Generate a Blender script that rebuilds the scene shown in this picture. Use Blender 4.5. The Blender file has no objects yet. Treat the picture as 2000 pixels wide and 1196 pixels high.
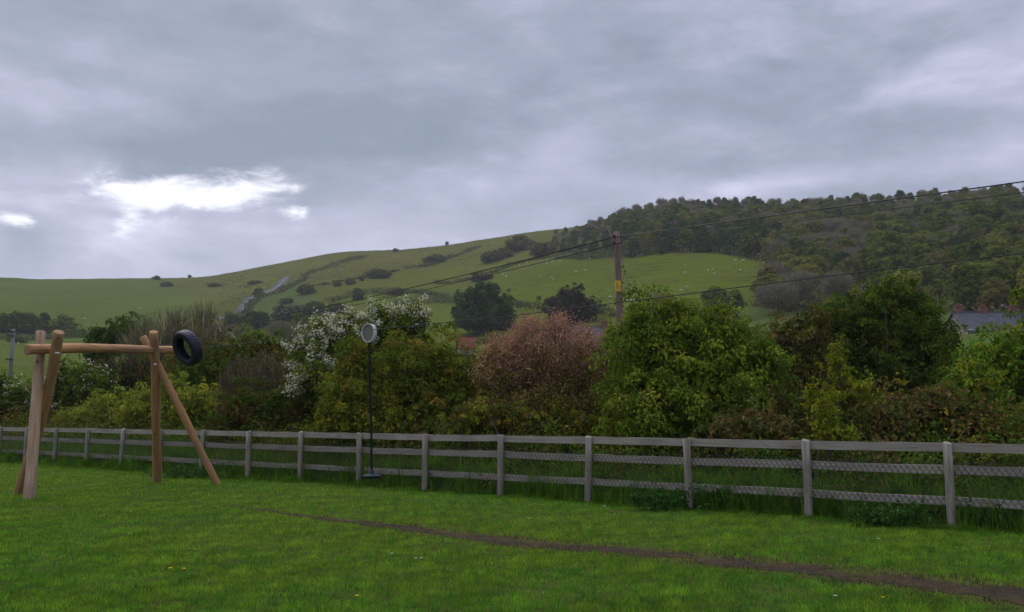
import bpy, math, random
import numpy as np
from mathutils import Vector, Matrix, noise as mnoise
from mathutils.bvhtree import BVHTree

scn = bpy.context.scene
col = scn.collection
RAD = math.radians
RNG = np.random.default_rng(7)
random.seed(7)

# ------------------------------------------------------------------ camera
F = 1800.0
PITCH = math.atan(215 / F)
EYE = 1.57
CP, SP = math.cos(PITCH), math.sin(PITCH)
cam_d = bpy.data.cameras.new("camera")
cam_d.sensor_width = 36
cam_d.lens = 36 * F / 2000
cam_d.clip_end = 6000
cam = bpy.data.objects.new("camera", cam_d)
cam.location = (0, 0, EYE)
cam.rotation_euler = (RAD(90) + PITCH, 0, 0)
col.objects.link(cam)
scn.camera = cam


def ray(px, py):
    xc, yc = (px - 1000) / F, (598 - py) / F
    return np.array([xc, CP - SP * yc, SP + CP * yc])


def at(px, py, Y):
    d = ray(px, py)
    return np.array([0, 0, EYE]) + d * (Y / d[1])


def gnd(px, py, z=0.0):
    d = ray(px, py)
    return np.array([0, 0, EYE]) + d * ((z - EYE) / d[2])


# ------------------------------------------------------------------ helpers
def tag(o, label=None, cat=None, group=None, kind=None):
    if label: o['label'] = label
    if cat: o['category'] = cat
    if group: o['group'] = group
    if kind: o['kind'] = kind
    return o


def empty(name, loc, label, cat, group=None):
    o = bpy.data.objects.new(name, None)
    o.empty_display_size = 0.2
    o.location = [float(c) for c in loc]
    col.objects.link(o)
    return tag(o, label, cat, group)


class MB:
    """collects vertices and faces, builds ONE mesh object"""
    def __init__(self):
        self.V, self.Q, self.T, self.C, self.n = [], [], [], [], 0

    def add(self, V, quads=None, tris=None, cols=None):
        V = np.asarray(V, float)
        self.V.append(V)
        if quads is not None and len(quads): self.Q.append(np.asarray(quads, np.int64) + self.n)
        if tris is not None and len(tris): self.T.append(np.asarray(tris, np.int64) + self.n)
        if cols is None: cols = (1, 1, 1)
        cols = np.asarray(cols, float)
        if cols.ndim == 1: cols = np.tile(cols, (len(V), 1))
        self.C.append(cols)
        self.n += len(V)

    def box(self, c, s, cols=None):
        x, y, z = c
        a, b, d = s[0] / 2, s[1] / 2, s[2] / 2
        V = [(x - a, y - b, z - d), (x + a, y - b, z - d), (x + a, y + b, z - d), (x - a, y + b, z - d),
             (x - a, y - b, z + d), (x + a, y - b, z + d), (x + a, y + b, z + d), (x - a, y + b, z + d)]
        self.add(V, [(3, 2, 1, 0), (4, 5, 6, 7), (0, 1, 5, 4), (1, 2, 6, 5), (2, 3, 7, 6), (3, 0, 4, 7)], None, cols)

    def tube(self, P, R, n=6, caps=True, cols=None):
        P = np.asarray(P, float)
        m = len(P)
        R = np.broadcast_to(np.asarray(R, float), (m,))
        T = np.gradient(P, axis=0)
        T /= np.linalg.norm(T, axis=1)[:, None] + 1e-12
        ref = np.array([0, 0, 1.0]) if abs(T[0][2]) < 0.9 else np.array([1.0, 0, 0])
        a = np.arange(n) * 2 * math.pi / n
        ring = []
        u = np.cross(T[0], ref); u /= np.linalg.norm(u)
        for i in range(m):
            u = u - T[i] * np.dot(u, T[i]); u /= np.linalg.norm(u) + 1e-12
            v = np.cross(T[i], u)
            ring.append(P[i] + R[i] * (np.cos(a)[:, None] * u + np.sin(a)[:, None] * v))
        V = np.concatenate(ring)
        q = []
        for i in range(m - 1):
            for k in range(n):
                q.append((i * n + k, i * n + (k + 1) % n, (i + 1) * n + (k + 1) % n, (i + 1) * n + k))
        t = []
        if caps:
            V = np.concatenate([V, P[:1], P[-1:]])
            for k in range(n):
                t.append((m * n, (k + 1) % n, k))
                t.append((m * n + 1, (m - 1) * n + k, (m - 1) * n + (k + 1) % n))
        self.add(V, q, t, cols)

    def build(self, name, mat, parent=None, smooth=False, loc=None):
        me = bpy.data.meshes.new(name)
        V = np.concatenate(self.V) if self.V else np.zeros((0, 3))
        Q = np.concatenate(self.Q) if self.Q else np.zeros((0, 4), np.int64)
        T = np.concatenate(self.T) if self.T else np.zeros((0, 3), np.int64)
        me.vertices.add(len(V))
        me.vertices.foreach_set('co', V.astype(np.float32).ravel())
        nl = Q.size + T.size
        me.loops.add(nl)
        me.loops.foreach_set('vertex_index', np.concatenate([Q.ravel(), T.ravel()]).astype(np.int32))
        me.polygons.add(len(Q) + len(T))
        st = np.concatenate([np.arange(len(Q)) * 4, Q.size + np.arange(len(T)) * 3]).astype(np.int32)
        me.polygons.foreach_set('loop_start', st)
        me.polygons.foreach_set('use_smooth', np.full(len(Q) + len(T), bool(smooth)))
        me.update(calc_edges=True)
        C = np.concatenate(self.C)
        ca = me.color_attributes.new('tint', 'FLOAT_COLOR', 'POINT')
        ca.data.foreach_set('color', np.c_[C, np.ones(len(C))].astype(np.float32).ravel())
        me.materials.append(mat)
        o = bpy.data.objects.new(name, me)
        col.objects.link(o)
        if parent is not None: o.parent = parent
        if loc is not None: o.location = [float(c) for c in loc]
        return o


def norm(a):
    return a / (np.linalg.norm(a, axis=-1, keepdims=True) + 1e-12)


# ------------------------------------------------------------------ materials
def new_mat(name):
    m = bpy.data.materials.new(name)
    m.use_nodes = True
    nt = m.node_tree
    b = nt.nodes['Principled BSDF']
    return m, nt, b


def N(nt, t, **kw):
    n = nt.nodes.new(t)
    for k, v in kw.items():
        if k.startswith('_'): setattr(n, k[1:], v)
        else: n.inputs[k.replace('_', ' ')].default_value = v
    return n


def L(nt, a, b):
    nt.links.new(a, b)


def ramp(nt, fac, stops, interp='LINEAR'):
    r = nt.nodes.new('ShaderNodeValToRGB')
    r.color_ramp.interpolation = interp
    el = r.color_ramp.elements
    while len(el) < len(stops): el.new(0.5)
    for e, (p, c) in zip(el, stops):
        e.position = p
        e.color = (*c, 1) if len(c) == 3 else c
    L(nt, fac, r.inputs[0])
    return r.outputs[0]


def mixc(nt, fac, a, b, mode='MIX'):
    n = nt.nodes.new('ShaderNodeMix'); n.data_type = 'RGBA'; n.blend_type = mode
    if isinstance(fac, float): n.inputs[0].default_value = fac
    else: L(nt, fac, n.inputs[0])
    for s, v in ((6, a), (7, b)):
        if isinstance(v, tuple): n.inputs[s].default_value = (*v, 1)
        else: L(nt, v, n.inputs[s])
    return n.outputs[2]


def foliage_mat(name, transl=0.3, rough=0.55, spec=0.25):
    m, nt, b = new_mat(name)
    at_ = N(nt, 'ShaderNodeAttribute', _attribute_name='tint')
    b.inputs['Roughness'].default_value = rough
    b.inputs['Specular IOR Level'].default_value = spec
    L(nt, at_.outputs['Color'], b.inputs['Base Color'])
    if transl:
        t = N(nt, 'ShaderNodeBsdfTranslucent')
        L(nt, at_.outputs['Color'], t.inputs['Color'])
        mx = N(nt, 'ShaderNodeMixShader'); mx.inputs[0].default_value = transl
        L(nt, b.outputs[0], mx.inputs[1]); L(nt, t.outputs[0], mx.inputs[2])
        L(nt, mx.outputs[0], nt.nodes['Material Output'].inputs['Surface'])
    return m


def plain_mat(name, c, rough=0.6, spec=0.3, metal=0.0, nscale=20.0, namp=0.25, bump=0.0):
    m, nt, b = new_mat(name)
    tc = N(nt, 'ShaderNodeTexCoord')
    no = N(nt, 'ShaderNodeTexNoise', Scale=nscale, Detail=6.0, Roughness=0.6)
    L(nt, tc.outputs['Object'], no.inputs['Vector'])
    lo = tuple(x * (1 - namp) for x in c); hi = tuple(min(1, x * (1 + namp)) for x in c)
    L(nt, ramp(nt, no.outputs['Fac'], [(0.3, lo), (0.7, hi)]), b.inputs['Base Color'])
    b.inputs['Roughness'].default_value = rough
    b.inputs['Specular IOR Level'].default_value = spec
    b.inputs['Metallic'].default_value = metal
    if bump:
        bp = N(nt, 'ShaderNodeBump', Strength=bump, Distance=0.01)
        L(nt, no.outputs['Fac'], bp.inputs['Height']); L(nt, bp.outputs[0], b.inputs['Normal'])
    return m


def wood_mat(name, lo, mid, hi, axis='Z', scale=9.0, stretch=14.0, dark=(0.05, 0.035, 0.025), bump=0.35, knots=True, grey=0.6):
    m, nt, b = new_mat(name)
    tc = N(nt, 'ShaderNodeTexCoord')
    oi = N(nt, 'ShaderNodeObjectInfo')
    ad = N(nt, 'ShaderNodeVectorMath', _operation='ADD')
    mul = N(nt, 'ShaderNodeVectorMath', _operation='SCALE'); mul.inputs[3].default_value = 30.0
    cx = N(nt, 'ShaderNodeCombineXYZ')
    for i in range(3): L(nt, oi.outputs['Random'], cx.inputs[i])
    L(nt, cx.outputs[0], mul.inputs[0])
    L(nt, tc.outputs['Object'], ad.inputs[0]); L(nt, mul.outputs[0], ad.inputs[1])
    mp = N(nt, 'ShaderNodeMapping')
    s = [scale] * 3
    s['XYZ'.index(axis)] = scale / stretch
    mp.inputs['Scale'].default_value = s
    L(nt, ad.outputs[0], mp.inputs['Vector'])
    n1 = N(nt, 'ShaderNodeTexNoise', Scale=3.0, Detail=8.0, Roughness=0.65)
    L(nt, mp.outputs[0], n1.inputs['Vector'])
    c1 = ramp(nt, n1.outputs['Fac'], [(0.28, lo), (0.5, mid), (0.72, hi)])
    n2 = N(nt, 'ShaderNodeTexNoise', Scale=1.6, Detail=4.0)
    L(nt, ad.outputs[0], n2.inputs['Vector'])
    f2 = ramp(nt, n2.outputs['Fac'], [(0.38, (0, 0, 0)), (0.66, (grey,) * 3)])
    c2 = mixc(nt, f2, c1, tuple(0.5 * a + 0.5 * g for a, g in zip(lo, (0.2, 0.19, 0.175))))
    # cracks
    mp2 = N(nt, 'ShaderNodeMapping')
    s2 = [22.0] * 3; s2['XYZ'.index(axis)] = 0.9
    mp2.inputs['Scale'].default_value = s2
    L(nt, ad.outputs[0], mp2.inputs['Vector'])
    n3 = N(nt, 'ShaderNodeTexNoise', Scale=1.5, Detail=3.0)
    L(nt, mp2.outputs[0], n3.inputs['Vector'])
    f3 = ramp(nt, n3.outputs['Fac'], [(0.24, (1, 1, 1)), (0.34, (0, 0, 0))])
    c3 = mixc(nt, f3, c2, dark)
    last = c3
    if knots:
        v = N(nt, 'ShaderNodeTexVoronoi', Scale=2.6)
        mpk = N(nt, 'ShaderNodeMapping'); mpk.inputs['Scale'].default_value = (1.6, 1.6, 1.0)
        L(nt, ad.outputs[0], mpk.inputs['Vector']); L(nt, mpk.outputs[0], v.inputs['Vector'])
        fk = ramp(nt, v.outputs['Distance'], [(0.05, (0.85,) * 3), (0.13, (0, 0, 0))])
        last = mixc(nt, fk, c3, dark)
    L(nt, last, b.inputs['Base Color'])
    b.inputs['Roughness'].default_value = 0.8
    b.inputs['Specular IOR Level'].default_value = 0.06
    bp = N(nt, 'ShaderNodeBump', Strength=bump, Distance=0.01)
    L(nt, n1.outputs['Fac'], bp.inputs['Height']); L(nt, bp.outputs[0], b.inputs['Normal'])
    return m


M = {}
M['leaf'] = foliage_mat('leaf', 0.3, 0.8, 0.03)
M['grass'] = foliage_mat('grass_blade', 0.35, 0.85, 0.02)
M['twig'] = foliage_mat('twig', 0.0, 0.9, 0.03)
M['petal'] = foliage_mat('petal', 0.25, 0.8, 0.1)
M['far'] = foliage_mat('far_leaf', 0.2, 0.85, 0.01)
M['log'] = wood_mat('peeled_log', (0.20, 0.105, 0.04), (0.37, 0.205, 0.085), (0.48, 0.30, 0.15), grey=0.4)
M['greylog'] = wood_mat('weathered_log', (0.22, 0.145, 0.085), (0.40, 0.28, 0.17), (0.52, 0.40, 0.28), grey=0.5)
M['beam'] = wood_mat('beam_log', (0.20, 0.10, 0.045), (0.43, 0.225, 0.095), (0.52, 0.34, 0.19), grey=0.55)
M['post'] = wood_mat('fence_post', (0.125, 0.108, 0.082), (0.24, 0.215, 0.175), (0.335, 0.307, 0.262), knots=False)
M['rail'] = wood_mat('fence_rail', (0.185, 0.165, 0.13), (0.315, 0.285, 0.232), (0.40, 0.366, 0.31), axis='X', knots=False, scale=16, stretch=30)
M['pole'] = wood_mat('pole_wood', (0.09, 0.05, 0.04), (0.21, 0.13, 0.105), (0.34, 0.27, 0.24), stretch=20, knots=False)
M['polegrey'] = plain_mat('grey_pole', (0.17, 0.17, 0.16), 0.85, 0.1)
M['wire'] = plain_mat('netting_wire', (0.035, 0.038, 0.036), 0.6, 0.3, 0.0)
M['cable'] = plain_mat('steel_cable', (0.06, 0.065, 0.06), 0.8, 0.1, 0.0)
M['blackwire'] = plain_mat('black_wire', (0.015, 0.015, 0.017), 0.6, 0.3)
M['rubber'] = plain_mat('tyre_rubber', (0.011, 0.013, 0.022), 0.6, 0.3, 0, 40, 0.4, 0.2)
M['seat'] = plain_mat('seat_rubber', (0.012, 0.024, 0.03), 0.7, 0.15, 0, 40, 0.3)
M['steel'] = plain_mat('galvanised_steel', (0.55, 0.55, 0.57), 0.45, 0.4, 0.3, 30, 0.15)
M['darksteel'] = plain_mat('dull_steel', (0.17, 0.175, 0.125), 0.7, 0.2, 0.0, 30, 0.2)
M['rope'] = plain_mat('black_rope', (0.014, 0.018, 0.016), 0.9, 0.1, 0, 120, 0.5, 0.5)
M['yellow'] = plain_mat('yellow_sign', (0.72, 0.44, 0.03), 0.5, 0.3, 0, 8, 0.06)
M['black'] = plain_mat('black_paint', (0.02, 0.02, 0.02), 0.6)
M['slate'] = plain_mat('slate_roof', (0.085, 0.088, 0.10), 0.85, 0.1, 0, 1.5, 0.3)
M['redroof'] = plain_mat('red_tile', (0.16, 0.055, 0.042), 0.9, 0.05, 0, 1.5, 0.3)
M['brick'] = plain_mat('brick', (0.17, 0.085, 0.06), 0.85, 0.2, 0, 3, 0.3)
M['white'] = plain_mat('white_paint', (0.72, 0.71, 0.68), 0.6, 0.3, 0, 2, 0.08)
M['stone'] = plain_mat('stone_wall', (0.27, 0.24, 0.20), 0.9, 0.2, 0, 2, 0.3)
M['glass'] = plain_mat('window_glass', (0.03, 0.04, 0.05), 0.1, 0.6, 0, 2, 0.1)
M['wool'] = plain_mat('wool', (0.55, 0.52, 0.43), 0.95, 0.1, 0, 6, 0.1)
M['sheepface'] = plain_mat('sheep_face', (0.35, 0.31, 0.26), 0.9, 0.1)

# ------------------------------------------------------------------ terrain
SKY = [(-900, 575), (-300, 540), (0, 541), (60, 545), (200, 545), (300, 543), (400, 541), (450, 533), (500, 523), (600, 505),
       (660, 494), (700, 491), (780, 488), (870, 480), (950, 468), (1000, 459), (1050, 451), (1100, 447), (1150, 440),
       (1200, 423), (1250, 409), (1300, 399), (1350, 396), (1420, 400), (1500, 403), (1600, 400), (1700, 396), (1800, 390), (1900, 384), (2000, 380),
       (2400, 385), (3000, 420)]
RID = [(-900, 800), (0, 760), (500, 720), (870, 680), (1050, 620), (1300, 520), (1600, 480), (2000, 450), (3000, 430)]
pxs = np.arange(-900, 3001, 10.0)
ysk = np.interp(pxs, *zip(*SKY))
ysk = np.convolve(np.pad(ysk, 2, 'edge'), np.ones(5) / 5, 'valid')
azs, tes = [], []
for p, y in zip(pxs, ysk):
    d = ray(p, y)
    azs.append(math.atan2(d[0], d[1])); tes.append(d[2] / math.hypot(d[0], d[1]))
azs, tes = np.array(azs), np.array(tes)
rids = np.interp(pxs, *zip(*RID))
R0 = 55.0


def fbm(x, y, s, seed=0.0, oct=4):
    return mnoise.fractal(Vector((x / s + seed, y / s - seed, seed * 0.37)), 1.0, 2.0, oct)


def height(x, y):
    r = math.hypot(x, y)
    az = math.atan2(x, y)
    if r < 34: return 0.0
    te = float(np.interp(az, azs, tes)); R = float(np.interp(az, azs, rids))
    back = min(1, max(0, (abs(az) - 0.9) / 0.7))
    te = te * (1 - back) + 0.02 * back
    t = (r - R0) / (R - R0)
    if t <= 0: g = 0
    elif t < 1: g = 1 - (1 - t) ** 1.7
    else: g = 1 - 0.35 * (t - 1) ** 1.4
    g = max(g, -0.2)
    if 0 < t < 0.08: g *= t / 0.08 * (2 - t / 0.08)
    z = r * te * g + EYE * min(1, max(0, t) * 4)
    w = min(1, max(0, (r - 60) / 120.0)) * (1 - 0.75 * min(1, max(0, t)) ** 3)
    z += w * (3.2 * fbm(x, y, 90, 3.1) + 0.9 * fbm(x, y, 24, 8.2) + 0.25 * fbm(x, y, 7, 1.7, 3))
    dip = min(1, max(0, (r - 34) / 12)) * (1 - min(1, max(0, (r - 60) / 40)))
    return z - 0.6 * dip


az_grid = np.concatenate([np.arange(-180, -48, 3.0), np.arange(-48, 48, 0.22), np.arange(48, 180, 3.0)])
r_grid = np.concatenate([[0.0], np.geomspace(6, 60, 16), np.geomspace(63, 860, 150), np.geomspace(900, 3000, 12)])
nr, na = len(r_grid), len(az_grid)
TV = np.zeros((nr * na, 3))
for i, r in enumerate(r_grid):
    for j, a in enumerate(az_grid):
        x, y = r * math.sin(RAD(a)), r * math.cos(RAD(a))
        TV[i * na + j] = (x, y, height(x, y) - 0.006)
TQ = []
for i in range(nr - 1):
    for j in range(na):
        k = (j + 1) % na
        TQ.append((i * na + j, i * na + k, (i + 1) * na + k, (i + 1) * na + j))
TQ = np.array(TQ)[:, ::-1]
bvh = BVHTree.FromPolygons([tuple(v) for v in TV], [tuple(int(i) for i in q) for q in TQ[na:]])


def onhill(px, py):
    d = Vector(ray(px, py)).normalized()
    for k in range(12):
        h = bvh.ray_cast(Vector((0, 0, EYE)), d, 5000)
        if h[0] is not None: return np.array(h[0])
        py += 1.5
        d = Vector(ray(px, py)).normalized()
    return None


def ground_z(x, y):
    h = bvh.ray_cast(Vector((float(x), float(y), 900)), Vector((0, 0, -1)))
    return h[0].z if h[0] is not None else 0.0


# pasture material: improved grass, rough grazing and bracken by world position
m, nt, b = new_mat('pasture')
geo = N(nt, 'ShaderNodeNewGeometry')
n1 = N(nt, 'ShaderNodeTexNoise', Scale=0.011, Detail=5.0, Roughness=0.6)
n2 = N(nt, 'ShaderNodeTexNoise', Scale=0.09, Detail=8.0, Roughness=0.7)
n3 = N(nt, 'ShaderNodeTexNoise', Scale=1.1, Detail=5.0, Roughness=0.7)
for n_ in (n1, n2, n3): L(nt, geo.outputs['Position'], n_.inputs['Vector'])
att = N(nt, 'ShaderNodeAttribute', _attribute_name='tint')
c_a = mixc(nt, ramp(nt, n2.outputs['Fac'], [(0.38, (0, 0, 0)), (0.66, (1, 1, 1))]), att.outputs['Color'], (0.105, 0.085, 0.026))
c_mix = N(nt, 'ShaderNodeMix', _data_type='RGBA', _blend_type='MIX'); c_mix.inputs[0].default_value = 0.6
L(nt, att.outputs['Color'], c_mix.inputs[6]); L(nt, c_a, c_mix.inputs[7])
c_b = mixc(nt, ramp(nt, n1.outputs['Fac'], [(0.35, (0.72, 0.76, 0.75)), (0.65, (1.22, 1.15, 1.05))]), c_mix.outputs[2], (1.0, 1.0, 1.0))
mm = N(nt, 'ShaderNodeMix', _data_type='RGBA', _blend_type='MULTIPLY'); mm.inputs[0].default_value = 1.0
L(nt, c_mix.outputs[2], mm.inputs[6]); L(nt, ramp(nt, n1.outputs['Fac'], [(0.35, (0.78, 0.80, 0.80)), (0.65, (1.0, 1.0, 0.95))]), mm.inputs[7])
mm2 = N(nt, 'ShaderNodeMix', _data_type='RGBA', _blend_type='MULTIPLY'); mm2.inputs[0].default_value = 1.0
L(nt, mm.outputs[2], mm2.inputs[6]); L(nt, ramp(nt, n3.outputs['Fac'], [(0.3, (0.72, 0.72, 0.7)), (0.7, (1.0, 1.0, 1.0))]), mm2.inputs[7])
L(nt, mm2.outputs[2], b.inputs['Base Color'])
b.inputs['Roughness'].default_value = 0.95
b.inputs['Specular IOR Level'].default_value = 0.0
wv = N(nt, 'ShaderNodeTexWave', _wave_type='BANDS', _bands_direction='Z', Scale=0.16, Distortion=14.0, Detail=4.0)
wv.inputs['Detail Scale'].default_value = 0.25
L(nt, geo.outputs['Position'], wv.inputs['Vector'])
bh = N(nt, 'ShaderNodeMath', _operation='MULTIPLY_ADD'); L(nt, wv.outputs['Fac'], bh.inputs[0]); bh.inputs[1].default_value = 0.55; L(nt, n3.outputs['Fac'], bh.inputs[2])
bp = N(nt, 'ShaderNodeBump', Strength=0.7, Distance=0.6)
L(nt, bh.outputs[0], bp.inputs['Height']); L(nt, bp.outputs[0], b.inputs['Normal'])
M['pasture'] = m

# sward colours: what grows where (pixel outlines of the fields dropped onto the hill)
def inpoly(P, poly):
    x, y = P[:, 0], P[:, 1]
    c = np.zeros(len(P), bool)
    n = len(poly)
    for i in range(n):
        x0, y0 = poly[i]; x1, y1 = poly[(i + 1) % n]
        cond = ((y0 > y) != (y1 > y)) & (x < (x1 - x0) * (y - y0) / (y1 - y0 + 1e-9) + x0)
        c ^= cond
    return c


WOOD = [(1086, 458), (1120, 449), (1150, 441), (1200, 425), (1250, 411), (1300, 400), (1350, 397), (1420, 401), (1500, 404), (1700, 397), (1900, 385), (2060, 378),
        (2060, 640), (1880, 606), (1720, 598), (1560, 606), (1470, 600), (1490, 568), (1545, 534), (1490, 507), (1400, 492),
        (1300, 494), (1220, 502), (1120, 506), (1080, 494)]
FIELDS = [  # polygon, colour
    ([(-900, 500), (330, 500), (330, 560), (420, 610), (420, 900), (-900, 900)], (0.085, 0.134, 0.0205)),      # left meadow
    ([(330, 500), (700, 470), (700, 505), (590, 540), (520, 570), (430, 620), (420, 610), (330, 560)], (0.103, 0.120, 0.0205)),
    ([(590, 540), (700, 500), (950, 440), (1100, 440), (1090, 495), (940, 484), (880, 504), (790, 526), (650, 560), (600, 575)], (0.108, 0.116, 0.0198)),
    ([(600, 575), (790, 526), (880, 504), (940, 484), (1100, 500), (960, 545), (870, 572), (770, 570), (640, 590)], (0.106, 0.127, 0.0171)),
    ([(880, 575), (960, 545), (1100, 505), (1250, 495), (1400, 485), (1560, 530), (1480, 600), (1200, 640), (1000, 600)], (0.103, 0.144, 0.0130)),
    ([(500, 620), (640, 588), (770, 570), (880, 580), (1000, 600), (1200, 640), (1200, 760), (500, 760)], (0.102, 0.140, 0.0150)),
    (WOOD, (0.060, 0.062, 0.028)),
]
rel = TV - np.array([0, 0, EYE])
depth = rel[:, 1] * CP + rel[:, 2] * SP
PX = np.c_[1000 + F * rel[:, 0] / np.maximum(depth, 0.1), 598 - F * (rel[:, 2] * CP - rel[:, 1] * SP) / np.maximum(depth, 0.1)]
PX[depth < 1] = (-5000, -5000)
tcol = np.tile(np.array([0.085, 0.135, 0.035]), (len(TV), 1))
rr = np.hypot(TV[:, 0], TV[:, 1])
for poly, c in FIELDS:
    k = inpoly(PX, poly) & (rr > 60)
    tcol[k] = c
tcol[rr < 60] = (0.045, 0.062, 0.02)
mb = MB(); mb.add(TV, TQ, None, tcol)
terrain = mb.build('hillside_terrain', M['pasture'], smooth=True)
tag(terrain, kind='structure')

# ------------------------------------------------------------------ fence geometry
P0 = gnd(1860, 1036)
cz = -EYE * SP
A_, B_ = [], []
for n_, px in ((4, 978), (11, 237)):
    k = (px - 1000) / F
    # (X0+n sx) = k*((Y0+n sy)*CP + cz')
    A_.append([n_, -k * CP * n_]); B_.append(k * (P0[1] * CP + (0.6 - EYE) * SP) - P0[0])
STEP = np.linalg.solve(np.array(A_), np.array(B_))
FD = np.array([*(STEP / np.linalg.norm(STEP)), 0])          # along the fence, away to the left
FN = np.array([-FD[1], FD[0], 0])                            # normal
if FN[1] > 0: FN = -FN                                       # towards the camera
SPAN = float(np.linalg.norm(STEP))
I0, I1 = -2, 19


def fence_pt(i, off=0.0, z=0.0):
    return P0 + np.array([*STEP, 0]) * i + FN * off + np.array([0, 0, z])


def fence_off(x, y):
    """signed distance to the fence line, positive on the lawn side"""
    return (x - P0[0]) * FN[0] + (y - P0[1]) * FN[1]


fence = empty('fence', fence_pt(0), 'long weathered grey post and rail fence with wire netting running across the lawn edge', 'fence')
fang = math.atan2(FD[1], FD[0])
rf = np.random.default_rng(21)
for i in range(I0, I1):
    p = MB()
    r = 0.058 + rf.uniform(-0.004, 0.006)
    h = 1.2 + rf.uniform(-0.006, 0.008)
    zz = np.array([-0.25, 0.1, 0.4, 0.8, h - 0.012, h])
    P = np.c_[rf.normal(0, 0.003, 6), rf.normal(0, 0.003, 6), zz]
    p.tube(P, [r * 1.03, r * 1.02, r, r * 0.99, r * 0.98, r * 0.86], 14)
    o = p.build('post', M['post'], fence, smooth=False)
    o.location = [float(c) for c in (fence_pt(i) - fence_pt(0))]
    o.rotation_euler = (rf.normal(0, 0.012), rf.normal(0, 0.012), rf.uniform(0, 6))
    for me_p in o.data.polygons:
        me_p.use_smooth = abs(me_p.normal.z) < 0.6
ROFF = -0.058 - 0.024
for i in range(I0, I1 - 1):
    for z, hh in ((1.135, 0.125), (0.825, 0.12), (0.395, 0.115)):
        p = MB()
        ln = SPAN - 0.006
        n = 7
        xs = np.linspace(-ln / 2, ln / 2, n)
        sag = -0.012 * rf.uniform(0.0, 1.0) * (1 - (2 * xs / ln) ** 2)
        a, bb = 0.019, hh / 2
        V, Q = [], []
        for x, s in zip(xs, sag):
            e = rf.normal(0, 0.0015, 4)
            V += [(x, -a, s - bb + e[0]), (x, a, s - bb + e[1]), (x, a, s + bb + e[2]), (x, -a, s + bb + e[3])]
        for k in range(n - 1):
            for q in range(4):
                Q.append((4 * k + q, 4 * k + (q + 1) % 4, 4 * k + 4 + (q + 1) % 4, 4 * k + 4 + q))
        Q += [(3, 2, 1, 0), (4 * n - 4, 4 * n - 3, 4 * n - 2, 4 * n - 1)]
        p.add(V, np.array(Q)[:, ::-1])
        o = p.build('rail', M['rail'], fence)
        c = fence_pt(i + 0.5, ROFF, z) - fence_pt(0)
        o.location = [float(v) for v in c]
        o.rotation_euler = (0, rf.normal(0, 0.004), fang)
# wire netting (chain link) stapled on the lawn face of the rails, behind the posts
p = MB()
u0, u1, zt = I0 * SPAN, (I1 - 1) * SPAN, 0.93
pitch = 0.085
off = ROFF + 0.019 + 0.006
w = 0.0030
for sgn in (1, -1):
    for s in np.arange(u0 - 1.0, u1 + 1.0, pitch):
        # line from (s, 0.02) to (s + sgn*zt*0.72, zt)
        a0, z0, a1, z1 = s, 0.02, s + sgn * (zt - 0.02) * 0.72, zt
        if min(a0, a1) < u0 or max(a0, a1) > u1: continue
        A = P0 + FD * a0 + FN * (off + 0.0015 * sgn) + np.array([0, 0, z0]); Bq = P0 + FD * a1 + FN * (off + 0.0015 * sgn) + np.array([0, 0, z1])
        p.tube([A - fence_pt(0), Bq - fence_pt(0)], w * (1.35 if sgn > 0 else 0.7), 3, caps=False)
for z in (0.03, 0.5, 0.93):
    p.tube([P0 + FD * u0 + FN * (off + 0.004) + np.array([0, 0, z]) - fence_pt(0), P0 + FD * u1 + FN * (off + 0.004) + np.array([0, 0, z]) - fence_pt(0)], w * 1.2, 3, caps=False)
p.build('wire_netting', M['wire'], fence)

# vectorised smooth noise for scattering
def vnoise(X, Y, s, seed):
    r = np.random.default_rng(seed)
    out = np.zeros(len(X))
    for k in range(9):
        a = r.uniform(0, 6.283); f = r.uniform(0.5, 1.6) / s
        out += np.sin((X * math.cos(a) + Y * math.sin(a)) * f * 6.283 + r.uniform(0, 6.283))
    return out / 4.5


# ------------------------------------------------------------------ lawn
m, nt, b = new_mat('lawn_soil')
geo = N(nt, 'ShaderNodeNewGeometry')
n1 = N(nt, 'ShaderNodeTexNoise', Scale=0.55, Detail=6.0, Roughness=0.65)
n2 = N(nt, 'ShaderNodeTexNoise', Scale=9.0, Detail=8.0, Roughness=0.75)
for n_ in (n1, n2): L(nt, geo.outputs['Position'], n_.inputs['Vector'])
ca = ramp(nt, n2.outputs['Fac'], [(0.3, (0.030, 0.040, 0.010)), (0.5, (0.052, 0.066, 0.016)), (0.72, (0.085, 0.088, 0.026))])
cb = mixc(nt, ramp(nt, n1.outputs['Fac'], [(0.4, (0, 0, 0)), (0.7, (0.5,) * 3)]), ca, (0.085, 0.082, 0.024))
L(nt, cb, b.inputs['Base Color'])
b.inputs['Roughness'].default_value = 0.95
b.inputs['Specular IOR Level'].default_value = 0.01
bp = N(nt, 'ShaderNodeBump', Strength=0.7, Distance=0.03)
L(nt, n2.outputs['Fac'], bp.inputs['Height']); L(nt, bp.outputs[0], b.inputs['Normal'])
M['lawn'] = m


def lawn_z(x, y):
    return 0.03 * fbm(x, y, 3.5, 5.5, 3) * min(1.0, max(0.0, (math.hypot(x, y) - 3) / 3))


gx = np.arange(-31, 17.01, 0.3); gy = np.arange(-1, 34.0, 0.3)
idx = -np.ones((len(gx), len(gy)), int)
LV, LQ = [], []
for i, x in enumerate(gx):
    for j, y in enumerate(gy):
        if fence_off(x, y) > -1.9:
            idx[i, j] = len(LV); LV.append((x, y, 0.036 + lawn_z(x, y)))
for i in range(len(gx) - 1):
    for j in range(len(gy) - 1):
        q = (idx[i, j], idx[i + 1, j], idx[i + 1, j + 1], idx[i, j + 1])
        if min(q) >= 0: LQ.append(q)
p = MB(); p.add(LV, LQ)
tag(p.build('lawn', M['lawn'], smooth=True), kind='structure')
GZ = 0.036

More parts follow.
